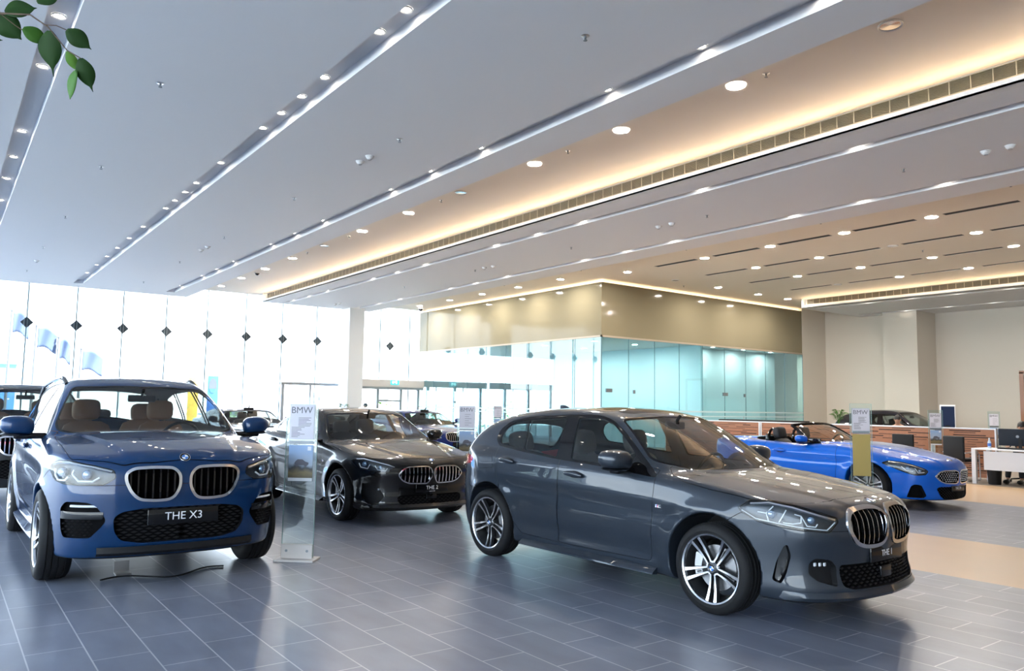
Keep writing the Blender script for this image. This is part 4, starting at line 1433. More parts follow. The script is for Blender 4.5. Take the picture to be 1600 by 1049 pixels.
def hatch_spec():
    fx, rx, R = 1.335, -1.335, .392
    return zscale(dict(
        wheels=[(fx, .335, R), (rx, .335, R)],
        plan=[(-3, .60), (-2.13, .80), (-1.8, .872), (-1.3, .899), (-.6, .893), (.3, .890), (1.0, .892), (1.5, .893), (1.9, .872), (2.2, .84), (3, .7)],
        section=[(0, -.14), (.16, -.085), (.26, -.038), (.45, -.014), (.62, 0), (.75, 0), (.9, -.004), (1.0, -.012), (1.2, -.03)],
        crease=[(-3, .83), (-2, .82), (-1.2, .80), (0, .755), (1.3, .72), (2.2, .70)], crease_amp=[(-3, .20), (-1.4, .20), (-.6, .14), (.9, .13), (1.6, .20), (2.2, .3)],
        hood=[(-3, .95), (-2.2, 1.0), (-1.6, 1.03), (-.9, 1.0), (-.2, .97), (.4, .955), (.9, .965), (1.15, .952), (1.5, .912), (1.8, .868), (2.0, .830), (2.12, .80), (2.22, .765), (2.5, .6)],
        crown=[(-3, .0), (.5, .01), (1.0, .045), (1.6, .06), (2.0, .07), (3, .07)], ridge=[(-1, .6), (1.0, .62), (2.1, .34), (3, .2)], ridge_h=.010,
        nose=[(0, 2.00), (.14, 2.12), (.20, 2.20), (.27, 2.235), (.36, 2.205), (.46, 2.200), (.54, 2.215), (.60, 2.228), (.70, 2.215), (.80, 2.18), (.9, 2.12), (1.2, 1.9)],
        nose_plan=[(-1.5, 0), (0, 0), (.3, .025), (.45, .06), (.6, .12), (.7, .188), (.78, .28), (.84, .41), (.89, .64), (1.2, 1.7)],
        tail=[(0, -1.95), (.2, -2.04), (.35, -2.10), (.6, -2.134), (.8, -2.12), (.95, -2.08), (1.1, -2.02), (1.3, -1.95)],
        tail_plan=[(-1.5, 0), (0, 0), (.4, .02), (.6, .07), (.72, .15), (.82, .30), (.9, .6), (1.2, 1.4)],
        under=[(-3, .26), (-2, .24), (-1.0, .19), (1.0, .18), (1.7, .19), (2.1, .175), (3, .17)],
        roof=[(-3, .2), (-2.18, .78), (-2.04, 1.00), (-1.86, 1.195), (-1.66, 1.30), (-1.3, 1.385), (-.8, 1.434), (-.3, 1.442), (0.0, 1.424), (.24, 1.380), (.54, 1.255), (1.19, .945), (1.7, .66), (3, 0)],
        roof_sweep=[(-3, -.16), (-1.9, -.16), (-1.2, -.10), (-.5, 0), (.2, .14), (.6, .28), (1.2, .42), (3, .42)],
        belt=[(-3, 1.06), (-1.6, 1.04), (-.9, 1.00), (0, .965), (.8, .935), (3, .9)],
        cabin=[(-3, .5), (-2.1, .70), (-1.6, .775), (-1.0, .822), (-.3, .838), (.5, .835), (1.0, .82), (3, .7)],
        tumble=.40, tumble2=.30, roof_crown=.035, k_roof=.075, k_join=.03), 1.035)


def diag(pts, ang):
    """surface points (x, y, z) seen from the car's corner, as outline coordinates"""
    a = math.radians(ang)
    return [(abs(p[1]) * math.cos(a) - p[0] * math.sin(a), p[2]) for p in pts]

HATCH_LAMP = [(1.575, .875, .791), (1.647, .838, .845), (1.762, .789, .853), (1.903, .728, .833), (2.047, .621, .786), (2.119, .516, .748), (2.12, .529, .726), (2.097, .596, .666), (1.976, .739, .682), (1.873, .798, .698), (1.709, .852, .717), (1.603, .873, .77)]
def hatch_feats():
    front = lambda V, N: (V[:, 0] > 1.2)
    return dict(
        dlo=[(.80, .945), (.18, .992), (-.365, 1.018), (-.882, 1.055), (-1.30, 1.092, .05), (-1.375, 1.16, .05), (-1.36, 1.245, .06), (-1.25, 1.325, .08), (-.985, 1.375, .1), (-.451, 1.405, .1), (-.061, 1.41, .1), (.133, 1.368, .1), (.352, 1.255, .1), (.601, 1.085, .1)],
        dlo_trim=.008,
        glasses=[[(-.885, 1.076), (-1.29, 1.112, .03), (-1.325, 1.20, .05), (-1.264, 1.287, .06), (-1.139, 1.335), (-.955, 1.352)], [(-.943, 1.355), (-.439, 1.385), (-.395, 1.03), (-.873, 1.073)],
                 [(-.289, 1.385), (-.0, 1.388), (.15, 1.345), (.36, 1.222), (.52, 1.107), (.50, 1.0), (-.20, 1.022)]],
        ws=[(1.14, -.2), (1.14, 0), (1.10, .3), (.96, .57), (.76, .735), (.67, .758), (.21, .588), (.26, .3), (.28, 0), (.28, -.2)],
        rw=[(-1.74, -.2), (-1.74, .45), (-1.80, .56), (-2.0, .58), (-2.0, -.2)],
        roof_glass=[(.14, -.2), (.14, .36), (.08, .45), (-.95, .47), (-1.0, .4), (-1.0, -.2)],
        hood=[(2.02, -.2), (2.015, .25), (1.975, .52), (1.93, .66), (1.80, .765), (1.66, .828), (1.32, .846), (1.06, .84), (.92, .79), (.82, .71), (1.02, .60), (1.16, .3), (1.20, 0), (1.20, -.2)],
        doors=[[(.80, 1.0), (.795, .8), (.782, .66), (.765, .42), (.745, .285), (-.335, .275), (-.318, .5), (-.312, .8), (-.33, 1.06)],
               [(-.338, 1.06), (-.318, .8), (-.324, .5), (-.341, .275), (-.84, .29), (-.934, .384), (-1.066, .49, .1), (-1.150, .705, .15), (-1.20, .82), (-1.28, 1.01), (-1.3, 1.12)]],
        front_bumper=('side', [(1.50, .70), (1.60, .765), (1.75, .70), (1.98, .67), (2.6, .66), (2.6, .05), (1.3, .05), (1.3, .60)], lambda V, N: V[:, 0] > 1.3),
        rear_bumper=('side', [(-1.70, .66), (-1.80, .80), (-2.6, .80), (-2.6, .05), (-1.3, .05), (-1.3, .66)], lambda V, N: V[:, 0] < -1.3),
        fuel_flap=('side', [(-1.32, .985), (-1.58, .98), (-1.55, .845), (-1.27, .87)], lambda V, N: np.abs(N[:, 1]) > .3),
        lamps=[dict(ang=45, poly=diag(HATCH_LAMP, 45), r=.012, seal=.009, depth=.06, cond=front, tube_r=.0042,
                    brow=[diag([(1.65, .838, .825), (1.762, .789, .838), (1.903, .728, .816), (2.047, .621, .766), (2.10, .53, .74)], 45)],
                    tubes=[diag([(1.60, .87, .778), (1.70, .85, .728), (1.86, .80, .706), (1.97, .74, .690), (2.09, .60, .674), (2.113, .535, .724)], 45),
                           diag([(1.70, .83, .775), (1.76, .815, .77), (1.77, .81, .72), (1.78, .81, .715)], 45), diag([(1.80, .79, .82), (1.76, .815, .77)], 45),
                           diag([(1.88, .76, .80), (1.84, .79, .715)], 45), diag([(1.93, .74, .775), (1.97, .72, .765), (1.975, .73, .72), (1.93, .76, .71), (1.87, .785, .715)], 45),
                           diag([(1.97, .72, .765), (2.0, .70, .70), (2.04, .66, .695), (2.05, .65, .715)], 45)],
                    optics=[(diag([(1.80, .81, .77)], 45)[0][0], .765, .026), (diag([(2.01, .67, .745)], 45)[0][0], .738, .024)]),
               dict(name='tail_light', solid=M['red_lens'], ang=150, seal=0, poly=diag([(-1.68, .86, .965), (-2.02, .70, .985), (-2.12, .45, .95), (-2.12, .45, .86), (-2.02, .74, .845), (-1.72, .86, .895)], 150), cond=lambda V, N: V[:, 0] < -1.5)],
        recess=[dict(name='kidney_grille', poly=[(.030, .70, .03), (.035, .765, .04), (.09, .795, .04), (.21, .803, .06), (.33, .795, .05), (.405, .77, .04), (.438, .72, .05), (.425, .655, .06), (.375, .59, .04), (.29, .565, .04), (.16, .560, .04), (.07, .575, .04)],
                     frame=.026, frame_push=(.012, 0, .002), depth=.09, wall=M['black'], mat=M['dark'], cond=lambda V, N: (V[:, 0] > 1.8), slats=dict(n=7, w=.0042, d=.03, inset=.006)),
                dict(name='lower_intake', centre=True, poly=[(-.2, .44), (.50, .44), (.512, .40), (.50, .30), (.42, .275), (-.2, .265)], depth=.06, mat=M['dark'], wall=M['plastic'], mesh=dict(px=.062, pz=.021, inset=.02)),
                dict(name='fog_light_pocket', proj=20, poly=diag([(2.12, .535, .43), (2.10, .57, .475), (2.04, .67, .49), (2.02, .705, .455), (2.02, .71, .38), (2.05, .66, .335), (2.12, .54, .30)], 20), depth=.05, dir=(-.045, -.01, 0), mat=M['plastic'], wall=M['plastic']),
                dict(name='air_curtain', proj=50, poly=diag([(1.905, .79, .575), (1.925, .78, .50), (1.895, .79, .38), (1.862, .806, .305), (1.805, .83, .325), (1.835, .82, .45), (1.88, .80, .56)], 50), dir=(-.04, -.03, 0), mat=M['black'], wall=M['black'])],
        mirrors=(.50, 1.0, 1.062, .125, .135, .082), handles=[(-.11, .895), (-1.055, .955)], fin=-1.15,
        badge=(2.09, .043, 'top'), plate=('THE 1', .487, .46, .105, .062, .002),
        blades=[(-.84, .80, .84, .895, .195)],
        cabin=dict(seat=M['seat_grey'], z=.30, sx=-.15, rx=-1.02, dash=(.52, 1.0, .93), mirror=(.30, 1.33)),
        wheel=dict(args=(.327, .248, .225), y=.785, spin=0), cab_x1=.7, extra=hatch_extra)

def suv_spec():
    fx, rx, R = 1.432, -1.432, .412
    return zscale(dict(
        wheels=[(fx, .372, R), (rx, .372, R)],
        plan=[(-3, .70), (-2.4, .86), (-2.0, .915), (-1.43, .938), (-.6, .932), (.3, .930), (1.0, .935), (1.5, .942), (1.9, .93), (2.25, .89), (3, .7)],
        section=[(0, -.14), (.22, -.09), (.34, -.04), (.5, -.016), (.7, 0), (.9, 0), (1.05, -.006), (1.15, -.02), (1.4, -.05)],
        crease=[(-3, 1.0), (-1.5, .985), (0, .93), (1.3, .90), (2.2, .88)], crease_amp=[(-3, .2), (-1.4, .2), (-.6, .14), (.9, .13), (1.6, .20), (2.2, .3)],
        hood=[(-3, 1.1), (-2.4, 1.12), (-1, 1.12), (.5, 1.10), (1.0, 1.14), (1.25, 1.135), (1.6, 1.105), (1.9, 1.065), (2.1, 1.03), (2.22, 1.0), (2.6, .85)],
        crown=[(-3, 0), (.5, .01), (1.0, .05), (1.6, .07), (2.1, .09), (3, .1)], ridge=[(-1, .6), (1.0, .66), (2.2, .42), (3, .3)], ridge_h=.016,
        nose=[(0, 2.1), (.24, 2.20), (.34, 2.24), (.5, 2.275), (.7, 2.285), (.88, 2.275), (.98, 2.24), (1.1, 2.15)],
        nose_plan=[(-1.5, 0), (0, 0), (.3, .018), (.5, .06), (.65, .12), (.75, .19), (.83, .29), (.89, .43), (.94, .68), (1.2, 1.6)],
        tail=[(0, -2.2), (.3, -2.36), (.6, -2.42), (.9, -2.42), (1.1, -2.38), (1.3, -2.3)],
        tail_plan=[(-1.5, 0), (0, 0), (.4, .02), (.65, .07), (.78, .15), (.87, .30), (.94, .6), (1.2, 1.4)],
        under=[(-3, .32), (-2, .28), (-1, .24), (1.0, .24), (1.75, .25), (2.1, .235), (3, .25)],
        roof=[(-3, .4), (-2.42, 1.0), (-2.28, 1.22), (-2.08, 1.52), (-1.95, 1.575), (-1.5, 1.62), (-.8, 1.652), (-.2, 1.655), (.1, 1.64), (.33, 1.59), (.6, 1.45), (1.12, 1.125), (1.7, .75), (3, 0)],
        roof_sweep=[(-3, -.1), (-1.9, -.1), (-1.0, -.06), (-.4, 0), (.2, .10), (.6, .20), (1.2, .26), (3, .3)],
        belt=[(-3, 1.16), (-1.6, 1.14), (0, 1.10), (.9, 1.06), (3, 1.0)],
        cabin=[(-3, .55), (-2.3, .76), (-1.6, .84), (-1, .872), (-.3, .885), (.5, .88), (1.0, .86), (3, .7)],
        tumble=.36, tumble2=.26, roof_crown=.035, k_roof=.075, k_join=.03, cab_lo=.8), 1.04)

def coupe_spec():
    S = hatch_spec()
    k = 1.03
    S.update(plan=[(-3, .60), (-2.3, .78), (-1.9, .86), (-1.3, .90), (-.6, .893), (.3, .890), (1.0, .892), (1.5, .893), (1.9, .872), (2.2, .84), (3, .7)],
             tail=[(0, -2.1), (.2, -2.2), (.35, -2.27), (.6, -2.31), (.8, -2.32), (.98, -2.33), (1.1, -2.28), (1.3, -2.2)],
             roof=[(a, b * (k if b < 1.1 else 1.008)) for a, b in [(-3, .4), (-2.4, .88), (-2.2, .99), (-1.9, 1.08), (-1.5, 1.22), (-1.1, 1.335), (-.7, 1.40), (-.2, 1.42), (.1, 1.40), (.30, 1.345), (.55, 1.225), (1.12, .935), (1.6, .66), (3, 0)]],
             hood=[(a, b * k) for a, b in [(-3, .9), (-2.4, .98), (-2.2, 1.02), (-1.6, 1.02), (-.9, 1.0), (-.2, .97), (.4, .955), (.9, .965), (1.15, .950), (1.5, .905), (1.8, .855), (2.0, .815), (2.12, .785), (2.22, .75), (2.5, .6)]],
             belt=[(a, b * k) for a, b in [(-3, 1.02), (-1.6, 1.00), (-.9, .985), (0, .96), (.8, .93), (3, .9)]],
             cabin=[(-3, .4), (-2.3, .60), (-1.7, .70), (-1.0, .80), (-.3, .83), (.5, .83), (1.0, .82), (3, .7)],
             roof_sweep=[(-3, -.25), (-1.6, -.22), (-.9, -.10), (-.3, 0), (.2, .12), (.6, .24), (1.2, .30), (3, .3)])
    return S

def sedan_spec():
    S = hatch_spec()
    S.update(wheels=[(1.42, .335, .385), (-1.42, .335, .385)],
             plan=[(-3, .70), (-2.35, .80), (-1.9, .88), (-1.3, .905), (-.6, .90), (.3, .898), (1.0, .90), (1.5, .90), (1.9, .88), (2.25, .83), (3, .7)],
             tail=[(0, -2.1), (.2, -2.25), (.35, -2.32), (.6, -2.36), (.8, -2.36), (1.0, -2.36), (1.1, -2.30), (1.3, -2.2)],
             nose=[(a, b + .03) for a, b in S['nose']],
             hood=[(-3, 1.0), (-2.4, 1.07), (-2.2, 1.085), (-1.7, 1.07), (-.9, 1.02), (-.2, .99), (.4, .97), (.9, .985), (1.15, .965), (1.5, .92), (1.8, .87), (2.0, .83), (2.15, .79), (2.25, .75), (2.6, .6)],
             roof=[(-3, .6), (-1.95, 1.02), (-1.6, 1.16), (-1.2, 1.32), (-.8, 1.39), (-.3, 1.41), (0.0, 1.40), (.25, 1.35), (.55, 1.22), (1.14, .95), (1.6, .7), (3, 0)],
             belt=[(-3, 1.05), (-1.6, 1.03), (-.9, 1.0), (0, .975), (.8, .945), (3, .9)])
    return S

def roadster_spec():
    fx, rx, R = 1.235, -1.235, .375
    return zscale(dict(
        wheels=[(fx, .335, R), (rx, .335, R)],
        plan=[(-3, .6), (-2.05, .80), (-1.7, .90), (-1.235, .932), (-.6, .905), (0, .895), (.6, .905), (1.2, .930), (1.6, .92), (1.9, .88), (2.15, .82), (3, .7)],
        section=[(0, -.14), (.16, -.085), (.26, -.038), (.45, -.014), (.60, 0), (.72, 0), (.85, -.006), (.95, -.02), (1.2, -.05)],
        crease=[(-3, .80), (-1.2, .80), (0, .74), (1.2, .75), (2.2, .66)], crease_amp=[(-3, .3), (-1.2, .25), (0, .12), (1.2, .25), (2.2, .3)],
        hood=[(-3, .85), (-2.2, .90), (-1.9, .94), (-1.3, .955), (-.7, .93), (-.1, .90), (.25, .935), (.6, .935), (1.0, .905), (1.4, .85), (1.7, .79), (1.9, .745), (2.05, .70), (2.2, .63), (2.5, .4)],
        crown=[(-3, .05), (-.5, .03), (.4, .035), (1.0, .05), (1.6, .07), (2.1, .09), (3, .1)], ridge=[(-1, .5), (.4, .60), (2.1, .34), (3, .2)], ridge_h=.018,
        nose=[(0, 1.95), (.13, 2.06), (.2, 2.10), (.32, 2.10), (.45, 2.12), (.55, 2.13), (.64, 2.11), (.72, 2.06), (.85, 1.98)],
        nose_plan=[(-1.5, 0), (0, 0), (.3, .03), (.45, .075), (.6, .15), (.7, .225), (.78, .32), (.85, .47), (.90, .68), (1.2, 1.6)],
        tail=[(0, -1.9), (.2, -2.0), (.5, -2.09), (.8, -2.10), (.95, -2.06), (1.1, -1.98)],
        tail_plan=[(-1.5, 0), (0, 0), (.4, .03), (.6, .09), (.75, .2), (.85, .36), (.92, .7), (1.2, 1.6)],
        under=[(-3, .22), (-1, .16), (1.0, .16), (1.7, .17), (2.1, .15), (3, .15)],
        flare=.02, k_sh=.11), 1.03, ('hood', 'crease'))

SUV_LAMP = [(1.714, .907, .932), (1.763, .889, .974), (1.848, .858, .998), (1.974, .797, 1.0), (2.127, .654, .968), (2.199, .518, .931), (2.212, .504, .874), (2.188, .579, .824), (2.107, .719, .820), (1.952, .834, .824), (1.825, .88, .848)]
def suv_feats(dark=False):
    front = lambda V, N: (V[:, 0] > 1.3)
    F = dict(
        dlo=[(.80, 1.165), (.2, 1.185), (-.8, 1.205), (-1.75, 1.235, .05), (-1.93, 1.30, .06), (-1.85, 1.43, .08), (-1.6, 1.535, .1), (-1.0, 1.615, .1), (-.2, 1.635, .1), (.08, 1.605, .1), (.30, 1.53, .1), (.58, 1.36, .1)],
        glasses=[[(.52, 1.20), (.545, 1.34), (.30, 1.49, .05), (.05, 1.575, .06), (-.26, 1.60), (-.22, 1.215)], [(-.34, 1.60), (-1.10, 1.575), (-1.20, 1.245), (-.30, 1.22)], [(-1.16, 1.57), (-1.55, 1.51, .06), (-1.80, 1.41, .05), (-1.86, 1.31, .04), (-1.72, 1.265), (-1.26, 1.25)]],
        trim_mat=M['chrome'],
        ws=[(1.10, -.2), (1.10, 0), (1.08, .3), (.99, .6), (.85, .765), (.74, .775), (.31, .605), (.36, .4), (.40, 0), (.40, -.2)],
        rw=[(-2.02, -.2), (-2.02, .55), (-2.28, .62), (-2.28, -.2)],
        hood=[(2.24, -.2), (2.235, .25), (2.205, .46), (2.10, .66), (1.99, .782), (1.92, .806), (1.28, .822), (.95, .80), (.86, .79), (.97, .72), (1.06, .55), (1.14, .3), (1.17, 0), (1.17, -.2)],
        doors=[[(.88, 1.19), (.90, .9), (.88, .7), (.86, .40), (-.33, .40), (-.30, .8), (-.28, 1.25)], [(-.29, 1.25), (-.31, .8), (-.34, .40), (-.88, .40), (-1.0, .62, .1), (-1.12, .80, .15), (-1.24, .95), (-1.30, 1.25)]],
        front_bumper=('side', [(1.60, .85), (1.73, .92), (1.95, .82), (2.1, .815), (2.6, .82), (2.6, .05), (1.4, .05), (1.4, .75)], lambda V, N: V[:, 0] > 1.4),
        lamps=[dict(ang=45, poly=diag(SUV_LAMP, 45), r=.02, seal=.006, depth=.06, cond=front, tube_r=.008, inset=.018,
                    brow=[diag([(1.77, .885, .965), (1.86, .853, .982), (1.974, .797, .984), (2.127, .654, .953), (2.19, .53, .92)], 45)],
                    tubes=[diag([(1.80, .88, .93), (1.81, .88, .88), (1.86, .865, .845), (1.95, .83, .845), (1.985, .81, .875)], 45),
                           diag([(2.02, .77, .93), (2.01, .78, .90), (2.06, .74, .845), (2.14, .66, .845), (2.165, .62, .875)], 45)],
                    optics=[(diag([(1.90, .85, .905)], 45)[0][0], .905, .034), (diag([(2.10, .70, .895)], 45)[0][0], .895, .034)]),
               dict(name='tail_light', solid=M['red_lens'], ang=150, seal=0, poly=diag([(-2.0, .9, 1.12), (-2.3, .8, 1.12), (-2.4, .5, 1.08), (-2.4, .5, .98), (-2.3, .8, .96), (-2.05, .9, 1.0)], 150), cond=lambda V, N: V[:, 0] < -1.8)],
        recess=[dict(name='kidney_grille', poly=[(.048, .80, .05), (.052, .89, .05), (.095, .935, .04), (.24, .942, .1), (.375, .935, .05), (.425, .905, .03), (.422, .85, .05), (.385, .765, .06), (.33, .712, .05), (.20, .700, .08), (.095, .708, .05)],
                     frame=.022, frame_push=(.014, 0, 0), depth=.09, wall=M['black'], mat=M['dark'], cond=lambda V, N: (V[:, 0] > 1.9), slats=dict(n=7, w=.0065, d=.04, inset=.012, mat=M['black'])),
                dict(name='lower_intake', centre=True, poly=[(-.2, .635), (.30, .632), (.45, .608), (.505, .565), (.495, .46), (.445, .385), (.30, .358), (-.2, .36)], r=.03, depth=.05, mat=M['dark'], wall=M['plastic'], mesh=dict(px=.07, pz=.022, inset=.025)),
                dict(name='fog_light_pocket', proj=35, poly=diag([(1.944, .84, .635), (1.99, .815, .685), (2.08, .75, .690), (2.14, .68, .685), (2.172, .62, .655), (2.195, .55, .55), (2.185, .58, .50), (2.13, .65, .41), (1.97, .815, .41), (1.95, .832, .48)], 35), r=.025, depth=.05, dir=(-.045, -.02, 0), mat=M['dark'], wall=M['plastic'])],
        mirrors=(.70, 1.075, 1.238, .105, .135, .088), handles=[(-.10, 1.02), (-1.03, 1.04)], fin=-1.75,
        badge=(2.222, .042, 'top'), plate=('THE X3', .56, .545, .125, .088, .012),
        blades=[(-.95, .92, .86, .93, .26)], rails=(.02, -1.9, .625, .665),
        cabin=dict(seat=M['seat_tan'], z=.52, sx=-.1, rx=-1.0, dash=(.60, 1.05, 1.12), mirror=(.42, 1.50), back=.62),
        wheel=dict(args=(.370, .262, .245), y=.825, spin=8), cab_x1=.75, cab_x0=-2.1, rail_mat=M['black'])
    F['extra'] = suv_extra
    if dark:
        F['plate'] = ('', .56, .52, .11, .08, .01)
        F['recess'][0]['slats']['mat'] = M['chrome']
    return F

def suv_extra(root, sh, paint_m):
    """fog light strip, gloss bar and lower mesh inside each front pocket; lower valance"""
    def at(y, z, inset): 
        p = sh.fx([y], [z])[0]; return (float(p[0]) - inset, y, z)
    for s in (1, -1):
        ys = np.linspace(.60, .78, 12)
        top = [at(y, .655 - .0 * y, .012) for y in ys]; b = MB().tube([(a, s * c, d) for a, c, d in top], .010, 8).build('fog_light', M['lamp_tube'], root)
        gb = MB(); ys = np.linspace(.575, .835, 12); n = len(ys); v = []
        for y in ys:
            x = at(y, .58, 0)[0]; v += [(x + .004, s * y, .612), (x + .010, s * y, .585), (x + .002, s * y, .555), (x - .03, s * y, .56), (x - .03, s * y, .61)]
        f = []
        for i in range(n - 1):
            for j in range(5): f.append((5 * i + j, 5 * i + (j + 1) % 5, 5 * i + 5 + (j + 1) % 5, 5 * i + 5 + j))
        f += [tuple(range(5)), tuple(5 * (n - 1) + j for j in range(5))]
        gb.add(v, f, True).build('pocket_bar', M['black'], root)
        hm = MB()
        for j in range(6):
            for i in range(6):
                y = .645 + i * .034 + (j % 2) * .017; z = .43 + j * .022
                if y > .83: continue
                x = at(y, z, .022)[0]; a, c = .0145, .0085
                hm.add([(x, s * (y - a), z), (x, s * y, z - c), (x, s * (y + a), z), (x, s * y, z + c), (x - .012, s * (y - a * .5), z), (x - .012, s * y, z - c * .5), (x - .012, s * (y + a * .5), z), (x - .012, s * y, z + c * .5)], [(0, 1, 5, 4), (1, 2, 6, 5), (2, 3, 7, 6), (3, 0, 4, 7), (0, 3, 2, 1)])
        hm.build('pocket_mesh', M['plastic'], root)
    vb = MB(); ys = np.linspace(-.60, .60, 25); v = []
    for y in ys:
        x = float(sh.fx([abs(y)], [.36])[0][0]); v += [(x + .006, y, .335), (x + .018, y, .29), (x - .03, y, .262), (x - .06, y, .33)]
    f = []
    for i in range(24):
        for j in range(4): f.append((4 * i + j, 4 * i + (j + 1) % 4, 4 * i + 4 + (j + 1) % 4, 4 * i + 4 + j))
    vb.add(v, f, True).build('lower_valance', M['plastic'], root)

def hatch_extra(root, sh, paint_m):
    """fog light, air guide frame, splitter edge, sensor box and fender badge"""
    def at(y, z, inset): return float(sh.fx([y], [z])[0][0]) - inset
    for s in (1, -1):
        fb = MB()
        for k in range(3):
            y = .590 + .030 * k; x = at(y, .445, .018); fb.box((x - .012, s * y - .012, .432), (x, s * y + .012, .456), .004)
        fb.build('fog_light', M['lamp_tube'], root)
        sp = MB(); v = []; ys = np.linspace(.0, .80, 22)
        for y in ys:
            x = at(y, .26, 0); v += [(x + .004, s * y, .262), (x + .026, s * y, .228), (x + .010, s * y, .205), (x - .03, s * y, .215)]
        f = []
        for i in range(21):
            for j in range(4): f.append((4 * i + j, 4 * i + (j + 1) % 4, 4 * i + 4 + (j + 1) % 4, 4 * i + 4 + j))
        f += [(0, 1, 2, 3), (84, 85, 86, 87)]
        sp.add(v, f, True).build('front_splitter', paint_m, root)
        p = sh.sy([.853], [.725])[0]
        bd = MB().box((p[0] - .028, s * (p[1] - .004), p[2] - .012), (p[0] + .028, s * (p[1] + .003), p[2] + .012), .003).build('fender_badge', M['chrome'], root)
        bb = MB()
        for q, mm in ((-.018, 0), (-.008, 1)): bb.m = mm; bb.box((p[0] + q - .004, s * (p[1] + .003), p[2] - .009), (p[0] + q + .004, s * (p[1] + .0042), p[2] + .009))
        bb.build('badge_stripe', [M['blue_mark'], M['red_lens']], bd)
    x = at(0, .36, .0)
    MB().box((x - .06, -.075, .315), (x - .008, .075, .40), .008).build('radar_sensor', M['black'], root)

COUPE_LAMP = [(1.672, .854, .775), (1.747, .822, .810), (1.847, .771, .819), (1.983, .688, .79), (2.092, .567, .749), (2.142, .479, .712), (2.118, .552, .69), (2.117, .558, .656), (2.084, .622, .645), (2.036, .685, .662), (1.92, .776, .671), (1.824, .817, .690), (1.773, .831, .72)]
def coupe_feats():
    F = hatch_feats()
    front = lambda V, N: (V[:, 0] > 1.3)
    for k in ('rear_bumper', 'fuel_flap', 'roof_glass'): F.pop(k)
    F.update(
        dlo=[(.80, .955), (.18, .99), (-.4, 1.01), (-1.0, 1.035), (-1.35, 1.06, .05), (-1.42, 1.11, .05), (-1.2, 1.22, .1), (-.8, 1.325, .1), (-.3, 1.375, .1), (0, 1.37, .1), (.20, 1.315, .1), (.42, 1.19, .1), (.62, 1.065, .08)],
        trim_mat=M['black'],
        glasses=[[(.50, 1.005), (.50, 1.115), (.34, 1.215, .05), (.14, 1.305, .06), (-.02, 1.345), (-.30, 1.35), (-.26, 1.025)], [(-.37, 1.348), (-.8, 1.30, .05), (-1.15, 1.20, .05), (-1.33, 1.12, .03), (-1.25, 1.075), (-.33, 1.03)]],
        ws=[(1.07, -.2), (1.07, 0), (1.04, .3), (.94, .55), (.80, .735), (.72, .755), (.24, .585), (.29, .3), (.31, 0), (.31, -.2)],
        rw=[(-1.05, -.2), (-1.05, .45), (-1.2, .55), (-1.75, .56), (-1.8, -.2)],
        hood=[(2.17, -.2), (2.12, .29), (2.06, .42), (1.99, .63), (1.84, .765), (1.66, .828), (1.32, .846), (1.06, .84), (.92, .79), (.84, .70), (1.0, .58), (1.10, .3), (1.13, 0), (1.13, -.2)],
        doors=[[(.80, 1.0), (.795, .8), (.782, .66), (.765, .42), (.745, .285), (-.335, .275), (-.318, .5), (-.312, .8), (-.33, 1.06)],
               [(-.338, 1.06), (-.318, .8), (-.324, .5), (-.341, .275), (-.84, .29), (-.934, .384), (-1.066, .49, .1), (-1.150, .705, .15), (-1.22, .85), (-1.34, 1.10)]],
        lamps=[dict(ang=45, poly=diag(COUPE_LAMP, 45), r=.01, seal=.006, depth=.05, cond=front, tube_r=.006,
                    brow=[diag([(1.75, .82, .798), (1.847, .771, .805), (1.983, .688, .776), (2.092, .567, .737), (2.13, .50, .715)], 45)],
                    tubes=[diag([(1.80, .82, .75), (1.83, .81, .705), (1.93, .765, .69), (1.95, .75, .74)], 45), diag([(2.0, .70, .73), (2.03, .68, .68), (2.09, .60, .67), (2.10, .585, .70)], 45)],
                    optics=[(diag([(1.88, .785, .745)], 45)[0][0], .745, .03), (diag([(2.05, .655, .705)], 45)[0][0], .705, .026)])],
        recess=[dict(name='kidney_grille', poly=[(.022, .60, .03), (.028, .68, .03), (.06, .705, .02), (.18, .712, .05), (.34, .705, .03), (.40, .68, .03), (.452, .62, .02), (.40, .555, .03), (.32, .522, .03), (.18, .515, .05), (.07, .515, .03)],
                     frame=.014, frame_push=(.010, 0, 0), depth=.08, wall=M['black'], mat=M['dark'], cond=lambda V, N: (V[:, 0] > 1.8), slats=dict(n=8, w=.007, d=.03, inset=.006)),
                dict(name='lower_intake', centre=True, poly=[(-.2, .37), (.42, .37), (.46, .34), (.44, .28), (.38, .25), (-.2, .24)], depth=.06, mat=M['dark'], wall=M['plastic'], mesh=dict(px=.062, pz=.021, inset=.02)),
                dict(name='fog_light_pocket', proj=40, poly=diag([(1.87, .805, .51), (1.99, .737, .52), (2.06, .67, .46), (2.10, .61, .36), (2.05, .665, .275), (1.95, .755, .27), (1.87, .80, .34)], 40), dir=(-.04, -.03, 0), mat=M['plastic'], wall=M['plastic'], mesh=None)],
        mirrors=(.60, .985, 1.05, .095, .118, .070), handles=[(-.11, .895), (-1.055, .925)], fin=-1.0,
        badge=(2.16, .040, 'top'), plate=('THE 2', .452, .46, .10, .066, .004, 'GRAN COUPE'),
        cabin=dict(seat=M['seat_black'], z=.28, sx=-.15, rx=-1.0, dash=(.52, 1.0, .93), mirror=(.32, 1.30)))
    return F

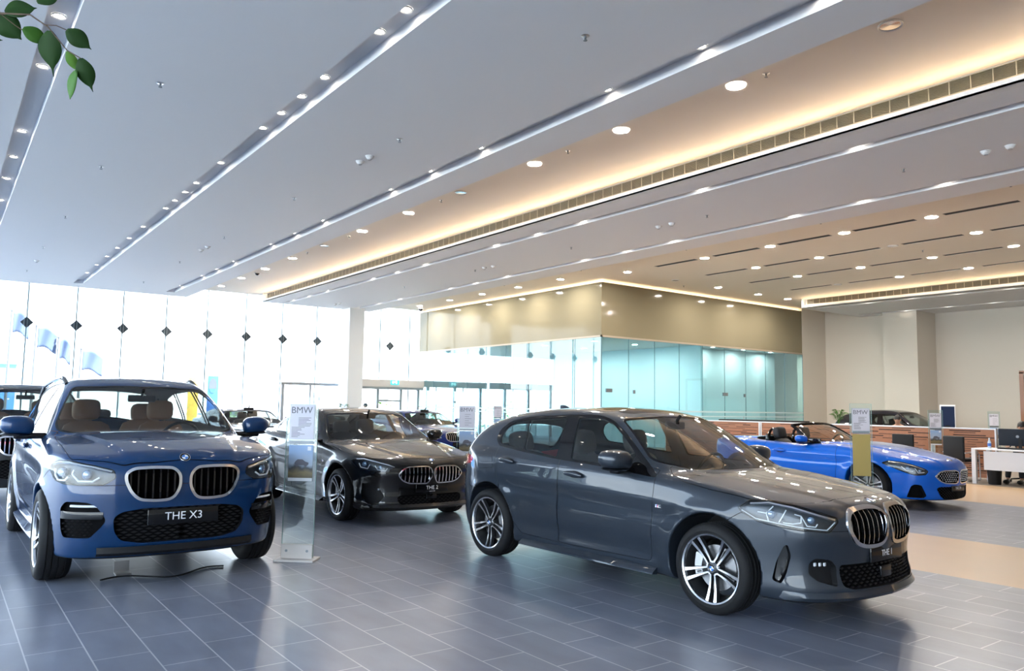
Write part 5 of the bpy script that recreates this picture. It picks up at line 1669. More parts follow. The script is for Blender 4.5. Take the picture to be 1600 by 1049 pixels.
def sedan_feats(lod_seat=M['seat_black']):
    F = coupe_feats()
    for k in ('fin', 'extra'): F.pop(k)
    F.update(
        dlo=[(.80, .975), (.18, 1.01), (-.4, 1.03), (-1.1, 1.055), (-1.42, 1.09, .05), (-1.40, 1.15, .05), (-1.15, 1.26, .1), (-.8, 1.335, .1), (-.3, 1.375, .1), (0, 1.365, .1), (.20, 1.31, .1), (.42, 1.195, .1), (.62, 1.08, .08)],
        glasses=[[(.50, 1.03), (.50, 1.12), (.34, 1.215, .05), (.14, 1.305, .06), (-.02, 1.34), (-.30, 1.348), (-.26, 1.045)], [(-.37, 1.345), (-.8, 1.31, .05), (-1.12, 1.235, .05), (-1.34, 1.14, .03), (-1.25, 1.085), (-.33, 1.05)]],
        rw=[(-1.0, -.2), (-1.0, .50), (-1.2, .58), (-1.72, .6), (-1.75, -.2)],
        recess=[dict(name='kidney_grille', poly=[(.025, .60, .03), (.03, .70, .03), (.08, .745, .03), (.2, .752, .05), (.34, .745, .04), (.40, .715, .04), (.425, .66, .03), (.39, .58, .04), (.31, .545, .03), (.18, .54, .05), (.07, .545, .03)],
                     frame=.018, frame_push=(.010, 0, 0), depth=.08, wall=M['black'], mat=M['dark'], cond=lambda V, N: (V[:, 0] > 1.8), slats=dict(n=7, w=.006, d=.03, inset=.006)),
                dict(name='lower_intake', centre=True, poly=[(-.2, .40), (.46, .40), (.52, .36), (.48, .28), (.38, .25), (-.2, .24)], depth=.06, mat=M['dark'], wall=M['plastic'])],
        plate=('', .46, .46, .10, .07, .004), badge=(2.18, .040, 'top'),
        wheel=dict(args=(.330, .24, .225), y=.79, spin=20, caliper=False))
    return F

ROAD_LAMP = [(1.393, .904, .701), (1.476, .872, .735), (1.659, .811, .722), (1.811, .741, .681), (1.921, .655, .631), (1.952, .62, .599), (1.93, .658, .55), (1.833, .749, .54), (1.73, .807, .567), (1.618, .848, .61)]
def roadster_feats():
    front = lambda V, N: (V[:, 0] > 1.1)
    return dict(
        hood=[(2.0, -.2), (1.98, .2), (1.90, .45), (1.70, .70), (1.3, .80), (.6, .76), (.38, .70), (.45, .4), (.50, 0), (.50, -.2)],
        doors=[[(.62, .92), (.63, .6), (.58, .28), (-.55, .27), (-.72, .5), (-.74, .95), (-.4, 1.2), (.5, 1.2)]],
        lamps=[dict(ang=50, poly=diag(ROAD_LAMP, 50), r=.015, seal=.008, depth=.05, cond=front, tube_r=.006,
                    brow=[diag([(1.48, .87, .72), (1.659, .811, .708), (1.811, .741, .668), (1.921, .655, .62)], 50)],
                    tubes=[diag([(1.66, .83, .66), (1.72, .80, .60), (1.80, .76, .59)], 50), diag([(1.82, .745, .64), (1.86, .72, .57), (1.92, .66, .58)], 50)],
                    optics=[(diag([(1.74, .79, .635)], 50)[0][0], .635, .03), (diag([(1.87, .70, .60)], 50)[0][0], .60, .026)])],
        recess=[dict(name='kidney_grille', poly=[(.03, .48, .03), (.03, .575, .02), (.10, .60, .03), (.36, .60, .04), (.45, .585, .03), (.52, .525, .02), (.45, .46, .04), (.34, .425, .03), (.10, .415, .03), (.04, .43, .02)],
                     frame=.016, frame_push=(.010, 0, 0), depth=.07, wall=M['black'], mat=M['dark'], cond=lambda V, N: (V[:, 0] > 1.6), mesh=dict(px=.046, pz=.028, inset=.002, dots=True, mat=M['chrome'])),
                dict(name='lower_intake', centre=True, poly=[(-.2, .36), (.44, .365), (.49, .34), (.42, .22), (.34, .175), (-.2, .165)], depth=.07, mat=M['dark'], wall=M['plastic'], mesh=dict(px=.062, pz=.021, inset=.02)),
                dict(name='side_intake', proj=40, poly=diag([(1.70, .80, .20), (1.77, .782, .37), (1.81, .755, .40), (1.88, .69, .39), (1.925, .63, .23), (1.89, .665, .195)], 40), dir=(-.05, -.03, 0), mat=M['dark'], wall=M['plastic']),
                dict(name='cockpit', proj='top', centre=True, poly=[(.22, -.2), (.22, .45), (.10, .62), (-.35, .68), (-1.0, .66), (-1.18, .5), (-1.2, -.2)], r=.08, dir=(0, 0, -.42), mat=M['plastic'], wall=M['plastic'], frm=('paint', 'door0', 'gap_door0'), cond=lambda V, N: (N[:, 2] > .3) & (V[:, 2] > .6))],
        mirrors=(.05, .965, 1.01, .085, .11, .062), handles=[(-.42, .80)],
        badge=(1.985, .040, 'top'), plate=('THE Z4', .333, .40, .085, .056, .004),
        blades=[(-.78, .72, .84, .905, .165)],
        cabin=dict(seat=M['seat_black'], z=.26, sx=-.42, rear=False, dash=(.0, .30, .93), back=.58),
        wheel=dict(args=(.325, .245, .245), y=.80, spin=30))

def roadster_top(root):
    """wind-screen with its frame, roll hoops and folded roof of the open car"""
    n = 15; base = []; head = []
    for i in range(n):
        s = -1 + 2 * i / (n - 1)
        base.append((.36 - .30 * abs(s) ** 2.2, .76 * s, .955 - .03 * s * s)); head.append((-.27 - .10 * s * s, .60 * s, 1.255 - .03 * abs(s) ** 2.5))
    m = MB(); k = 6; v = []
    for j in range(k):
        t = j / (k - 1)
        for b, h in zip(base, head):
            v.append(tuple(b[q] + (h[q] - b[q]) * t + (0.05 * math.sin(math.pi * t) if q == 0 else 0) for q in range(3)))
    m.add(v, [(j * n + i, j * n + i + 1, (j + 1) * n + i + 1, (j + 1) * n + i) for j in range(k - 1) for i in range(n - 1)], True)
    w = m.build('windscreen', M['glass_ws'], root)
    side = lambda i: [tuple(base[i][q] + (head[i][q] - base[i][q]) * t + (0.05 * math.sin(math.pi * t) if q == 0 else 0) for q in range(3)) for t in np.linspace(0, 1, 9)]
    f = MB().tube(side(0)[::1], .026, 8).tube(side(n - 1), .026, 8).tube(head, .024, 8)
    f.tube([(a - .01, b, c - .01) for a, b, c in base], .016, 8)
    f.build('windscreen_frame', M['black'], root)
    for s in (-1, 1):
        h = MB().tube([(-.86 - .05 * math.sin(t), s * .37 + .19 * math.cos(t), .80 + .34 * math.sin(t) ** .7 if math.sin(t) > 0 else .80) for t in np.linspace(0, math.pi, 17)], .024, 8)
        h.build('roll_hoop', M['black'], root)
        MB().box((.02, s * .70 - .02, .90), (.24, s * .70 + .02, 1.02), .01).build('quarter_pane_frame', M['black'], root)
    MB().box((-.90, -.62, .80), (-.87, .62, 1.06), .01).build('wind_deflector', M['glass_side'], root)
# ==BUILD==
# ------------------------------------------------------------------ the cars on show
def paint(name, col, metal=.5, rough=.38):
    return mat(name, col, rough, metal, 1.0, .015, spec=.12)
P_GREY = paint('paint_grey', (.027, .036, .050), .25); P_BLUE = paint('paint_deep_blue', (.002, .032, .112), .2)
P_BLACK = paint('paint_black', (.004, .004, .0042), .0); P_SKY = paint('paint_bright_blue', (.001, .13, .66), .1)
P_NIGHT = paint('paint_night_blue', (.008, .010, .04), .2); P_WHITE = paint('paint_white', (.62, .63, .64), 0); P_ROYAL = paint('paint_royal_blue', (.004, .018, .15), .2)
P_DARK = paint('paint_dark_grey', (.02, .022, .024), .2); P_INK = paint('paint_ink', (.003, .004, .010), .1)
HD = math.radians(-90)
build_car(hatch_spec(), hatch_feats(), 'hatchback_car', 'large dark grey hatchback with double-spoke wheels in the foreground, right of centre', (5.43, 5.125, 0), math.radians(-87.5), P_GREY, .0125)
build_car(suv_spec(), suv_feats(), 'suv_car', 'dark blue suv with tan seats at the left, nose toward the camera', (1.675, 8.98, 0), HD, P_BLUE, .0125)
build_car(coupe_spec(), coupe_feats(), 'coupe_car', 'black four-door coupe between the blue suv and the grey hatchback', (5.06, 10.67, 0), HD, P_BLACK, .016)
S = roadster_spec(); S['wheels'][0] = (1.15, .335, .375)
z4, _, _ = build_car(S, roadster_feats(), 'roadster_car', 'bright blue open roadster standing before the wood partition', (12.71, 7.68, 0), HD, P_SKY, .016)
roadster_top(z4)
sed = sedan_feats()
SL = zscale(sedan_spec(), .945)
build_car(SL, sed, 'sedan_car', 'royal blue sedan parked beside the glass room behind the black coupe', (11.15, 19.5, 0), HD, P_ROYAL, .025, lod=1)
build_car(SL, sed, 'sedan_car', 'night blue sedan seen beyond the right mirror of the blue suv', (6.6, 20.8, 0), HD, P_NIGHT, .025, lod=1)
build_car(zscale(sedan_spec(), .93), sed, 'sedan_car', 'white car nosing out at an angle behind the black coupe', (6.55, 15.55, 0), math.radians(226), P_WHITE, .025, lod=1)
build_car(suv_spec(), suv_feats(True), 'suv_car', 'dark grey suv at the left edge, behind the blue suv', (1.15, 15.1, 0), HD, P_DARK, .022, lod=1)
S = zscale(hatch_spec(), 1.045)
build_car(S, dict(hatch_feats(), extra=None, plate=('', .49, .46, .1, .06, .004)), 'crossover_car', 'black crossover behind the wood partition near the right wall', (25.0, 12.6, 0), HD, P_INK, .025, lod=1)
# ------------------------------------------------------------------ furniture, stands, plants, people, outside
M['wood'] = noise_mat('partition_wood', (.27, .095, .035), (.39, .16, .07), 3.0, .35, (1, 6, 30), .2, 5)
M['slot'] = mat('wood_slot', (.03, .012, .006), .7)
M['desk'] = mat('desk_white', (.70, .72, .76), .4)
M['screen'] = mat('screen_back', (.010, .014, .022), .5, spec=.2)
rnd = random.Random(3)
def partition(y0, y1, label, x=19.1, hh=1.15):
    p = empty('partition', (x, (y0 + y1) / 2, 0), 0, label, 'partition', 'wood partitions of the office')
    L = (y1 - y0) / 2
    MB().box((-.03, -L, .04), (.03, L, hh - .03)).build('panel', M['wood'], p)
    MB().box((-.045, -L, hh - .03), (.045, L, hh)).box((-.045, -L - .03, 0), (.045, -L, hh)).box((-.045, L, 0), (.045, L + .02, hh)).build('frame', M['desk'], p)
    b = MB(); z = .10
    while z < hh - .06:
        y = -L + rnd.uniform(.0, .5)
        while y < L:
            ln = rnd.uniform(.25, 1.1); hgt = rnd.choice((.010, .014, .022))
            b.box((-.033, y, z), (-.029, min(y + ln, L), z + hgt)); y += ln + rnd.uniform(.15, 1.2)
        z += rnd.uniform(.038, .06)
    b.build('slot', M['slot'], p, recalc=False)
partition(13.75, 17.3, 'far wood partition with dark slots, reaching toward the glass room')
partition(8.95, 13.65, 'long middle wood partition with dark slots behind the open roadster')
partition(7.55, 8.85, 'near wood partition with dark slots beside the white desk')
ct_ = empty('counter', (20.3, 14.5, 0), 0, 'low black counter behind the far wood partition', 'counter')
MB().box((-.45, -1.3, 1.135), (.45, 1.3, 1.175)).build('top', M['plastic'], ct_); MB().box((-.4, -1.2, 0), (.4, 1.2, 1.135)).build('base', M['desk'], ct_)

dk = empty('desk', (18.2, 6.06, 0), 0, 'white office desk with a front panel at the right edge', 'desk')
MB().box((-.38, -1.6, .715), (.42, 1.47, .745), .004).build('top', M['desk'], dk)
MB().box((-.38, 1.39, 0), (-.30, 1.47, .715)).build('leg', M['desk'], dk); MB().box((.34, 1.39, 0), (.42, 1.47, .715)).build('leg', M['desk'], dk)
MB().box((-.33, -1.6, .30), (-.31, 1.25, .69)).build('front_panel', M['desk'], dk)
mn = empty('monitor', (18.42, 6.80, .745), 0, 'black monitor seen from behind on the white desk', 'monitor')
MB().box((-.02, -.34, .06), (.02, .42, .42), .01).build('screen', M['screen'], mn)
MB().lathe([(.0005, 0), (.12, 0), (.12, .012), (.0005, .012)], 24).box((-.03, -.03, .01), (-.01, .03, .22)).build('stand', M['plastic'], mn)
MB().lathe([(.0005, -.026), (.03, -.024), (.03, -.02)], 20, 'x', (0, .05, .26)).build('emblem', M['mark'], mn)
kb = MB().box((18.02, 6.5, .745), (18.18, 7.1, .775), .006).build('document_tray', M['plastic']); tag(kb, 'flat black tray lying on the white desk before the monitor', 'tray')
wb = empty('water_bottle', (18.05, 7.26, .745), 0, 'small clear water bottle with blue label on the white desk', 'bottle')
MB().lathe([(.0005, 0), (.032, 0), (.034, .01), (.034, .13), (.014, .18), (.013, .20), (.0005, .20)], 20).build('body', mat('bottle_plastic', (.55, .65, .75), .15), wb)
MB().lathe([(.035, .05), (.035, .11)], 20).build('bottle_label', mat('label_blue', (.05, .15, .5), .4), wb); MB().lathe([(.0005, .222), (.015, .22), (.015, .198)], 12).build('cap', M['desk'], wb)
bn = empty('waste_bin', (17.99, 7.16, 0), 0, 'black waste bin with crumpled paper under the white desk', 'bin')
MB().lathe([(.0005, .005), (.11, .005), (.135, .30), (.14, .30), (.115, 0)], 28).build('bucket', M['plastic'], bn)
cb = MB()
for i in range(5): cb.ball((rnd.uniform(-.05, .05), rnd.uniform(-.05, .05), .29 + rnd.uniform(0, .06)), (.055, .05, .045), 7, 5)
cb.build('crumpled_paper', M['paper'], bn)
def visitor_chair(x, y, rz, label):
    c = empty('visitor_chair', (x, y, 0), rz, label, 'chair', 'black visitor chairs')
    MB().box((-.25, -.25, .42), (.25, .25, .50), .03).build('seat', M['plastic'], c)
    MB().box((-.24, .20, .46), (.24, .27, .98), .03).build('backrest', M['plastic'], c)
    for s in (-1, 1):
        MB().tube([(s * .25, .24, .62), (s * .27, -.16, .64), (s * .27, -.22, .58), (s * .27, -.24, .03), (s * .27, .22, .015)], .013, 8).build('frame', M['satin'], c)
visitor_chair(18.3, 7.95, math.radians(80), 'black visitor chair before the near wood partition, beside the white desk')
visitor_chair(18.35, 9.15, math.radians(95), 'black visitor chair half hidden behind the nose of the open roadster')

# information stands ---------------------------------------------------
M['stand_glass'] = glass_mat('stand_glass', (.90, .95, .94), .05); M['stand_edge'] = mat('stand_edge', (.25, .42, .40), .15)
def scene_picture():
    m = mat('poster_picture', (.2, .25, .3), .4); n = m.node_tree.nodes; l = m.node_tree.links
    tc = n.new('ShaderNodeTexCoord'); sx = n.new('ShaderNodeSeparateXYZ'); rp = n.new('ShaderNodeValToRGB'); nz = n.new('ShaderNodeTexNoise'); ad = n.new('ShaderNodeMath')
    nz.inputs['Scale'].default_value = 14; ad.operation = 'MULTIPLY_ADD'; ad.inputs[1].default_value = .25
    l.new(tc.outputs['Generated'], sx.inputs[0]); l.new(tc.outputs['Object'], nz.inputs['Vector']); l.new(nz.outputs['Fac'], ad.inputs[0]); l.new(sx.outputs['Z'], ad.inputs[2])
    l.new(ad.outputs[0], rp.inputs[0]); l.new(rp.outputs[0], n['Principled BSDF'].inputs['Base Color'])
    e = rp.color_ramp.elements
    e[0].position = .1; e[0].color = (.03, .03, .03, 1); e[1].position = 1.1; e[1].color = (.25, .38, .60, 1)
    q = e.new(.35); q.color = (.22, .17, .08, 1); q = e.new(.5); q.color = (.05, .055, .06, 1); q = e.new(.62); q.color = (.35, .42, .52, 1)
    return m
M['picture'] = scene_picture()
def info_stand(x, y, label, top=1.54, rz=-40.8, gold=False, detail=True):
    s = empty('info_stand', (x, y, 0), math.radians(rz), label, 'info stand', 'glass information stands')
    MB().box((-.15, -.006, .03), (.15, .006, top)).build('pane', M['stand_glass'], s)
    MB().box((-.153, -.007, .03), (-.150, .007, top)).box((.150, -.007, .03), (.153, .007, top)).box((-.153, -.007, top), (.153, .007, top + .003)).build('pane_edge', M['stand_edge'], s)
    MB().box((-.19, -.11, 0), (.19, .11, .02), .004).build('base', M['header'], s)
    cl = MB().box((-.15, -.022, .02), (.15, -.006, .15)).box((-.15, .006, .02), (.15, .022, .15)).build('clamp', M['header'], s)
    bo = MB()
    for q in (-.10, .10): bo.lathe([(.0005, -.026), (.012, -.026), (.013, -.021)], 14, 'y', (q, 0, .09))
    bo.build('bolt', M['mark'], cl)
    zt = top - .075
    pp = MB().box((-.118, -.0095, zt - .33), (.118, -.0065, zt)).build('price_sheet', M['paper'], s)
    MB().box((-.13, .0065, zt - .36), (.13, .0095, zt + .01)).build('backing_card', M['paper'], s)
    t = text_obj('sheet_heading', 'BMW', .088, M['text_dark'], pp, .0004); t.location = (-.005, -.0102, zt - .055)
    lb = MB()
    for i in range(15 if detail else 6):
        z = zt - .125 - i * .013 * (15 / (15 if detail else 6)); a = -.035 if i < 7 else -.10
        lb.box((a, -.0102, z - .0022), (a + rnd.uniform(.06, .13), -.0096, z + .0022))
    lb.build('sheet_text', M['text_dark'], pp, recalc=False)
    MB().box((-.118, -.0095, zt - .375), (.118, -.0065, zt - .345)).build('strip', M['mark'], s)
    z1 = zt - .385
    if gold:
        MB().box((-.125, -.0095, z1 - .62), (.125, -.0065, z1)).build('gold_card', mat('gold_card', (.42, .33, .10), .5), s)
    else:
        pic = MB().box((-.118, -.0095, z1 - .34), (.118, -.0065, z1)).build('poster', M['picture'], s)
        car = MB().prism(rounded([(-.055, z1 - .19), (.075, z1 - .19), (.08, z1 - .165), (.045, z1 - .155), (.02, z1 - .135), (-.03, z1 - .135), (-.05, z1 - .155), (-.06, z1 - .17)], .008), -.0102, -.0096, 'y')
        for q in (-.035, .05): car.lathe([(.0005, -.0106), (.014, -.0104)], 14, 'y', (q, 0, z1 - .19))
        car.build('printed_car', M['text_dark'], pic)
        MB().box((.065, -.0102, z1 - .05), (.10, -.0096, z1 - .012)).build('printed_emblem', M['desk'], pic)
        MB().box((-.118, -.0098, z1 - .34), (.118, -.0094, z1 - .31)).build('poster_border', M['desk'], pic)
info_stand(2.84, 7.20, 'glass information stand with price sheet and car picture between the suv and the coupe')
info_stand(6.70, 10.2, 'glass information stand right of the black coupe, before the blue sedan', detail=False)
info_stand(14.0, 19.6, 'distant glass information stand before the glass room, above the hatchback', detail=False)
info_stand(11.25, 6.30, 'tall glass stand with a gold card, before the open roadster', 1.60, -50, True)
info_stand(18.62, 8.62, 'glass stand in front of the near wood partition', 1.54, -50)
info_stand(24.6, 9.75, 'far glass stand beyond the wood partitions', 1.54, -50, detail=False)

lb_ = empty('light_box', (22.2, 9.95, 0), math.radians(-62), 'white advertising totem with dark blue car picture behind the wood partition', 'totem')
MB().box((-.18, -.12, 0), (.18, .12, 1.70), .01).build('housing', M['desk'], lb_)
pic = MB().box((-.16, -.126, .85), (.16, -.121, 1.66)).build('poster', mat('night_poster', (.012, .022, .06), .5, spec=.15), lb_)
MB().prism(rounded([(-.12, 1.02), (.12, 1.02), (.12, 1.08), (.06, 1.10), (.03, 1.15), (-.06, 1.15), (-.11, 1.09)], .02), -.130, -.1265, 'y').build('printed_car', M['plastic'], pic)

fr = empty('picture_frame', (30.55, 10.85, 0), 0, 'tall brown framed opening on the right wall at the edge of the picture', 'frame')
MB().box((-.03, -.9, .9), (.04, -.8, 2.95)).box((-.03, .25, .9), (.04, .38, 2.95)).box((-.03, -.9, 2.9), (.04, .38, 3.0)).build('border', M['wood'], fr); MB().box((.02, -.8, .9), (.04, .25, 2.9)).build('inset', M['white'], fr)

# plants ---------------------------------------------------------------
M['leaf'] = noise_mat('leaf_green', (.030, .105, .010), (.06, .17, .02), 6, .6); M['leaf_dark'] = noise_mat('leaf_dark', (.014, .045, .008), (.026, .07, .014), 6, .6)
for _k in ('leaf', 'leaf_dark'): M[_k].node_tree.nodes['Principled BSDF'].inputs['Specular IOR Level'].default_value = .2
M['leaf_light'] = noise_mat('leaf_light', (.09, .23, .02), (.14, .30, .04), 6, .6); M['stem'] = mat('stem', (.10, .06, .035), .7); M['soil'] = mat('soil', (.02, .014, .01), .9)
def leaf_mb(b, p, d, n, L, W, bend=.12, tip=.18):
    """one leaf blade with a midrib fold, tapering into a drip tip"""
    d = Vector(d).normalized(); n = Vector(n); n = (n - d * n.dot(d)).normalized(); s = d.cross(n)
    k = 12; v = []
    for i in range(k + 1):
        t = i / k
        if t < 1 - tip: u = t / (1 - tip); w = W * (math.sin(math.pi * min(1, u * .93 + .045)) ** .8)
        else: w = W * .10 * (1 - (t - 1 + tip) / tip) + .0003
        c = Vector(p) + d * (L * t) - n * (bend * L * t * t)
        v += [c + s * w + n * w * .22, c - n * .0, c - s * w + n * w * .22]
    f = []
    for i in range(k):
        a = 3 * i
        f += [(a, a + 3, a + 4, a + 1), (a + 1, a + 4, a + 5, a + 2)]
    b.add([q[:] for q in v], f, True)
def fix_thick(o, th=.0008):
    m = o.modifiers.new('thickness', 'SOLIDIFY'); m.thickness = th
    return o
# ficus whose branch reaches in at the top left
fic = empty('ficus_tree', (-.75, 1.25, 0), 0, 'green ficus with broad drip-tipped leaves hanging in at the top left corner', 'plant')
Bv = Vector((-.75, 1.25, 0))
def eye(px, py, dist):
    """a place in front of the photographer, relative to the ficus pot"""
    d = _f + _r * ((px - 800) / FPX) - _u * ((py - 524.5) / FPX)
    return Vector((0, 0, EYE)) + d * dist - Bv
MB().lathe([(.0005, 0), (.16, 0), (.21, .36), (.225, .36), (.225, .39), (.19, .39), (.19, .33), (.0005, .33)], 32).build('pot', M['white'], fic)
MB().tube([(0, 0, .3), (.02, .01, .8), (-.01, .02, 1.4), (.02, 0, 1.9), (.05, .01, 2.35)], [.022, .02, .018, .014, .010], 10).build('trunk', M['stem'], fic)
e0 = eye(-60, 10, 1.52)
br = MB().tube([(.04, .01, 2.2), (.3, .0, 2.36), tuple(e0), tuple(eye(0, 21, 1.5)), tuple(eye(47, 23, 1.5)), tuple(eye(75, 42, 1.5)), tuple(eye(105, 79, 1.5)), tuple(eye(126, 91, 1.5))], [.009, .007, .004, .0022, .0016, .0014, .0012, .001], 6)
br.tube([tuple(eye(72, 39, 1.5)), tuple(eye(88, 40, 1.5)), tuple(eye(104, 47, 1.5))], .001, 5).tube([tuple(eye(0, 21, 1.5)), tuple(eye(24, 40, 1.51)), tuple(eye(35, 47, 1.51))], .001, 5)
br.build('branch', M['stem'], fic)
LV = [((8, 20), (57, 11), 1.50, .62, 'leaf_dark', .10), ((58, 4), (92, -4), 1.5, .6, 'leaf_dark', .1), ((-4, 22), (33, 62), 1.50, .66, 'leaf_dark', .08), ((36, 44), (74, 68), 1.49, .55, 'leaf', .06),
      ((78, 48), (82, 120), 1.5, .42, 'leaf_dark', .22), ((104, 47), (143, 77), 1.5, .55, 'leaf_dark', .12), ((105, 80), (121, 111), 1.5, .42, 'leaf_light', .06), ((126, 91), (145, 144), 1.49, .42, 'leaf_dark', .16), ((120, 110), (107, 155), 1.49, .40, 'leaf', .06), ((-30, 60), (4, 62), 1.52, .5, 'leaf_dark', .1),
      ((-60, -10), (-20, 20), 1.52, .5, 'leaf', .1)]
for (a, c, dist, wr, mm, tip) in LV:
    p0 = eye(*a, dist); p1 = eye(*c, dist + .02); d = p1 - p0; L = d.length
    b = MB(); leaf_mb(b, p0, d, -_f + _u * .35 + _r * rnd.uniform(-.3, .3), L, L * wr * .62, .04, tip)
    fix_thick(b.build('leaf', M[mm], fic, recalc=False))
for i in range(26):            # the rest of the crown, beside the picture
    a = rnd.uniform(0, 6.28); z = rnd.uniform(1.6, 2.6); r = rnd.uniform(.1, .42)
    p0 = Vector((.02 + r * math.cos(a) * .8 - .1, r * math.sin(a), z)); b = MB()
    leaf_mb(b, p0, (math.cos(a), math.sin(a), -.5), (0, 0, 1), .10, .026, .1, .15); b.tube([(.03, .01, z - .12), tuple(p0)], .0015, 5); b.build('leaf', M['leaf'], fic, recalc=False)

def palm(name, x, y, base, hgt, n, label, pot='white', spread=.35, fine=True):
    o = empty(name, (x, y, 0), 0, label, 'plant')
    MB().lathe([(.0005, 0), (.14, 0), (.18, base), (.16, base), (.15, base - .04), (.0005, base - .04)], 24).build('pot', M[pot], o)
    st = MB(); lf = MB()
    for i in range(n):
        a = i * 2.399; s = spread * (.35 + .65 * rnd.random()); hz = base + (hgt - base) * (.65 + .35 * rnd.random())
        P = [Vector((s * t * math.cos(a), s * t * math.sin(a), base - .03 + (hz - base) * math.sin(t * 1.9) / math.sin(1.57))) for t in (0, .25, .5, .75, 1)]
        st.tube([tuple(q) for q in P], .004, 5)
        for q in range(10):
            t = .3 + .7 * q / 9; k = min(3, int(t * 4)); p = P[k].lerp(P[k + 1], t * 4 - k)
            for sg in (-1, 1):
                d = Vector((math.cos(a + sg * .9), math.sin(a + sg * .9), -.15)); leaf_mb(lf, p, d, (0, 0, 1), .11, .013, .2, .2)
    st.build('stem', M['leaf'], o); lf.build('foliage', M['leaf'], o, recalc=False)
palm('potted_palm', 21.2, 12.55, 1.12, 1.58, 14, 'feathery green palm in a white planter behind the long wood partition')
palm('potted_shrub', 12.35, 27.6, .9, 1.52, 12, 'dark leafy potted plant beside the white column', 'plastic', .42)

# people ------------------------------------------------------------------
M['skin'] = mat('skin', (.42, .24, .16), .5); M['hair'] = mat('hair_black', (.010, .008, .007), .5); M['cloth_dark'] = mat('cloth_dark', (.012, .013, .018), .8); M['cloth_white'] = mat('cloth_white', (.6, .6, .62), .8); M['shoe'] = mat('shoe', (.01, .01, .01), .3)
def skinned(name, chains, m, parent, sub=2):
    """one smooth skin over a tree of joints; chains share joints by position"""
    idx = {}; V = []; Rr = []; E = []
    for ch in chains:
        prev = None
        for (p, r) in ch:
            key = tuple(round(q, 4) for q in p)
            if key not in idx: idx[key] = len(V); V.append(p); Rr.append(r)
            if prev is not None and prev != idx[key]: E.append((prev, idx[key]))
            prev = idx[key]
    me = bpy.data.meshes.new(name); me.from_pydata(V, E, []); o = bpy.data.objects.new(name, me); C.objects.link(o)
    md = o.modifiers.new('skin', 'SKIN'); md.use_smooth_shade = True
    sv = me.skin_vertices[0].data
    for i, r in enumerate(Rr): sv[i].radius = (r, r)
    sv[0].use_root = True
    ss = o.modifiers.new('sub', 'SUBSURF'); ss.levels = sub; ss.render_levels = sub
    dg = bpy.context.evaluated_depsgraph_get(); ev = bpy.data.meshes.new_from_object(o.evaluated_get(dg))
    bpy.data.objects.remove(o); bpy.data.meshes.remove(me)
    ev.name = name; ev.materials.clear(); ev.materials.append(m)
    ev.polygons.foreach_set('use_smooth', [True] * len(ev.polygons))
    return link(bpy.data.objects.new(name, ev), parent)
def hand(o, at_, d, s):
    fb = []
    d = Vector(d).normalized(); w = Vector((0, 0, 1)).cross(d).normalized()
    p = Vector(at_)
    for i, ln in enumerate((.062, .075, .07, .055)):
        q = p + d * .075 + w * (.027 - .018 * i) * s
        fb.append([(tuple(p + d * .02), .018), (tuple(q), .0095), (tuple(q + d * ln * .5 - Vector((0, 0, .006))), .0085), (tuple(q + d * ln - Vector((0, 0, .022))), .007)])
    q = p + d * .02 + w * .035 * s
    fb.append([(tuple(p + d * .02), .018), (tuple(q), .011), (tuple(q + d * .035 + w * .012 * s), .009), (tuple(q + d * .06), .008)])
    return fb
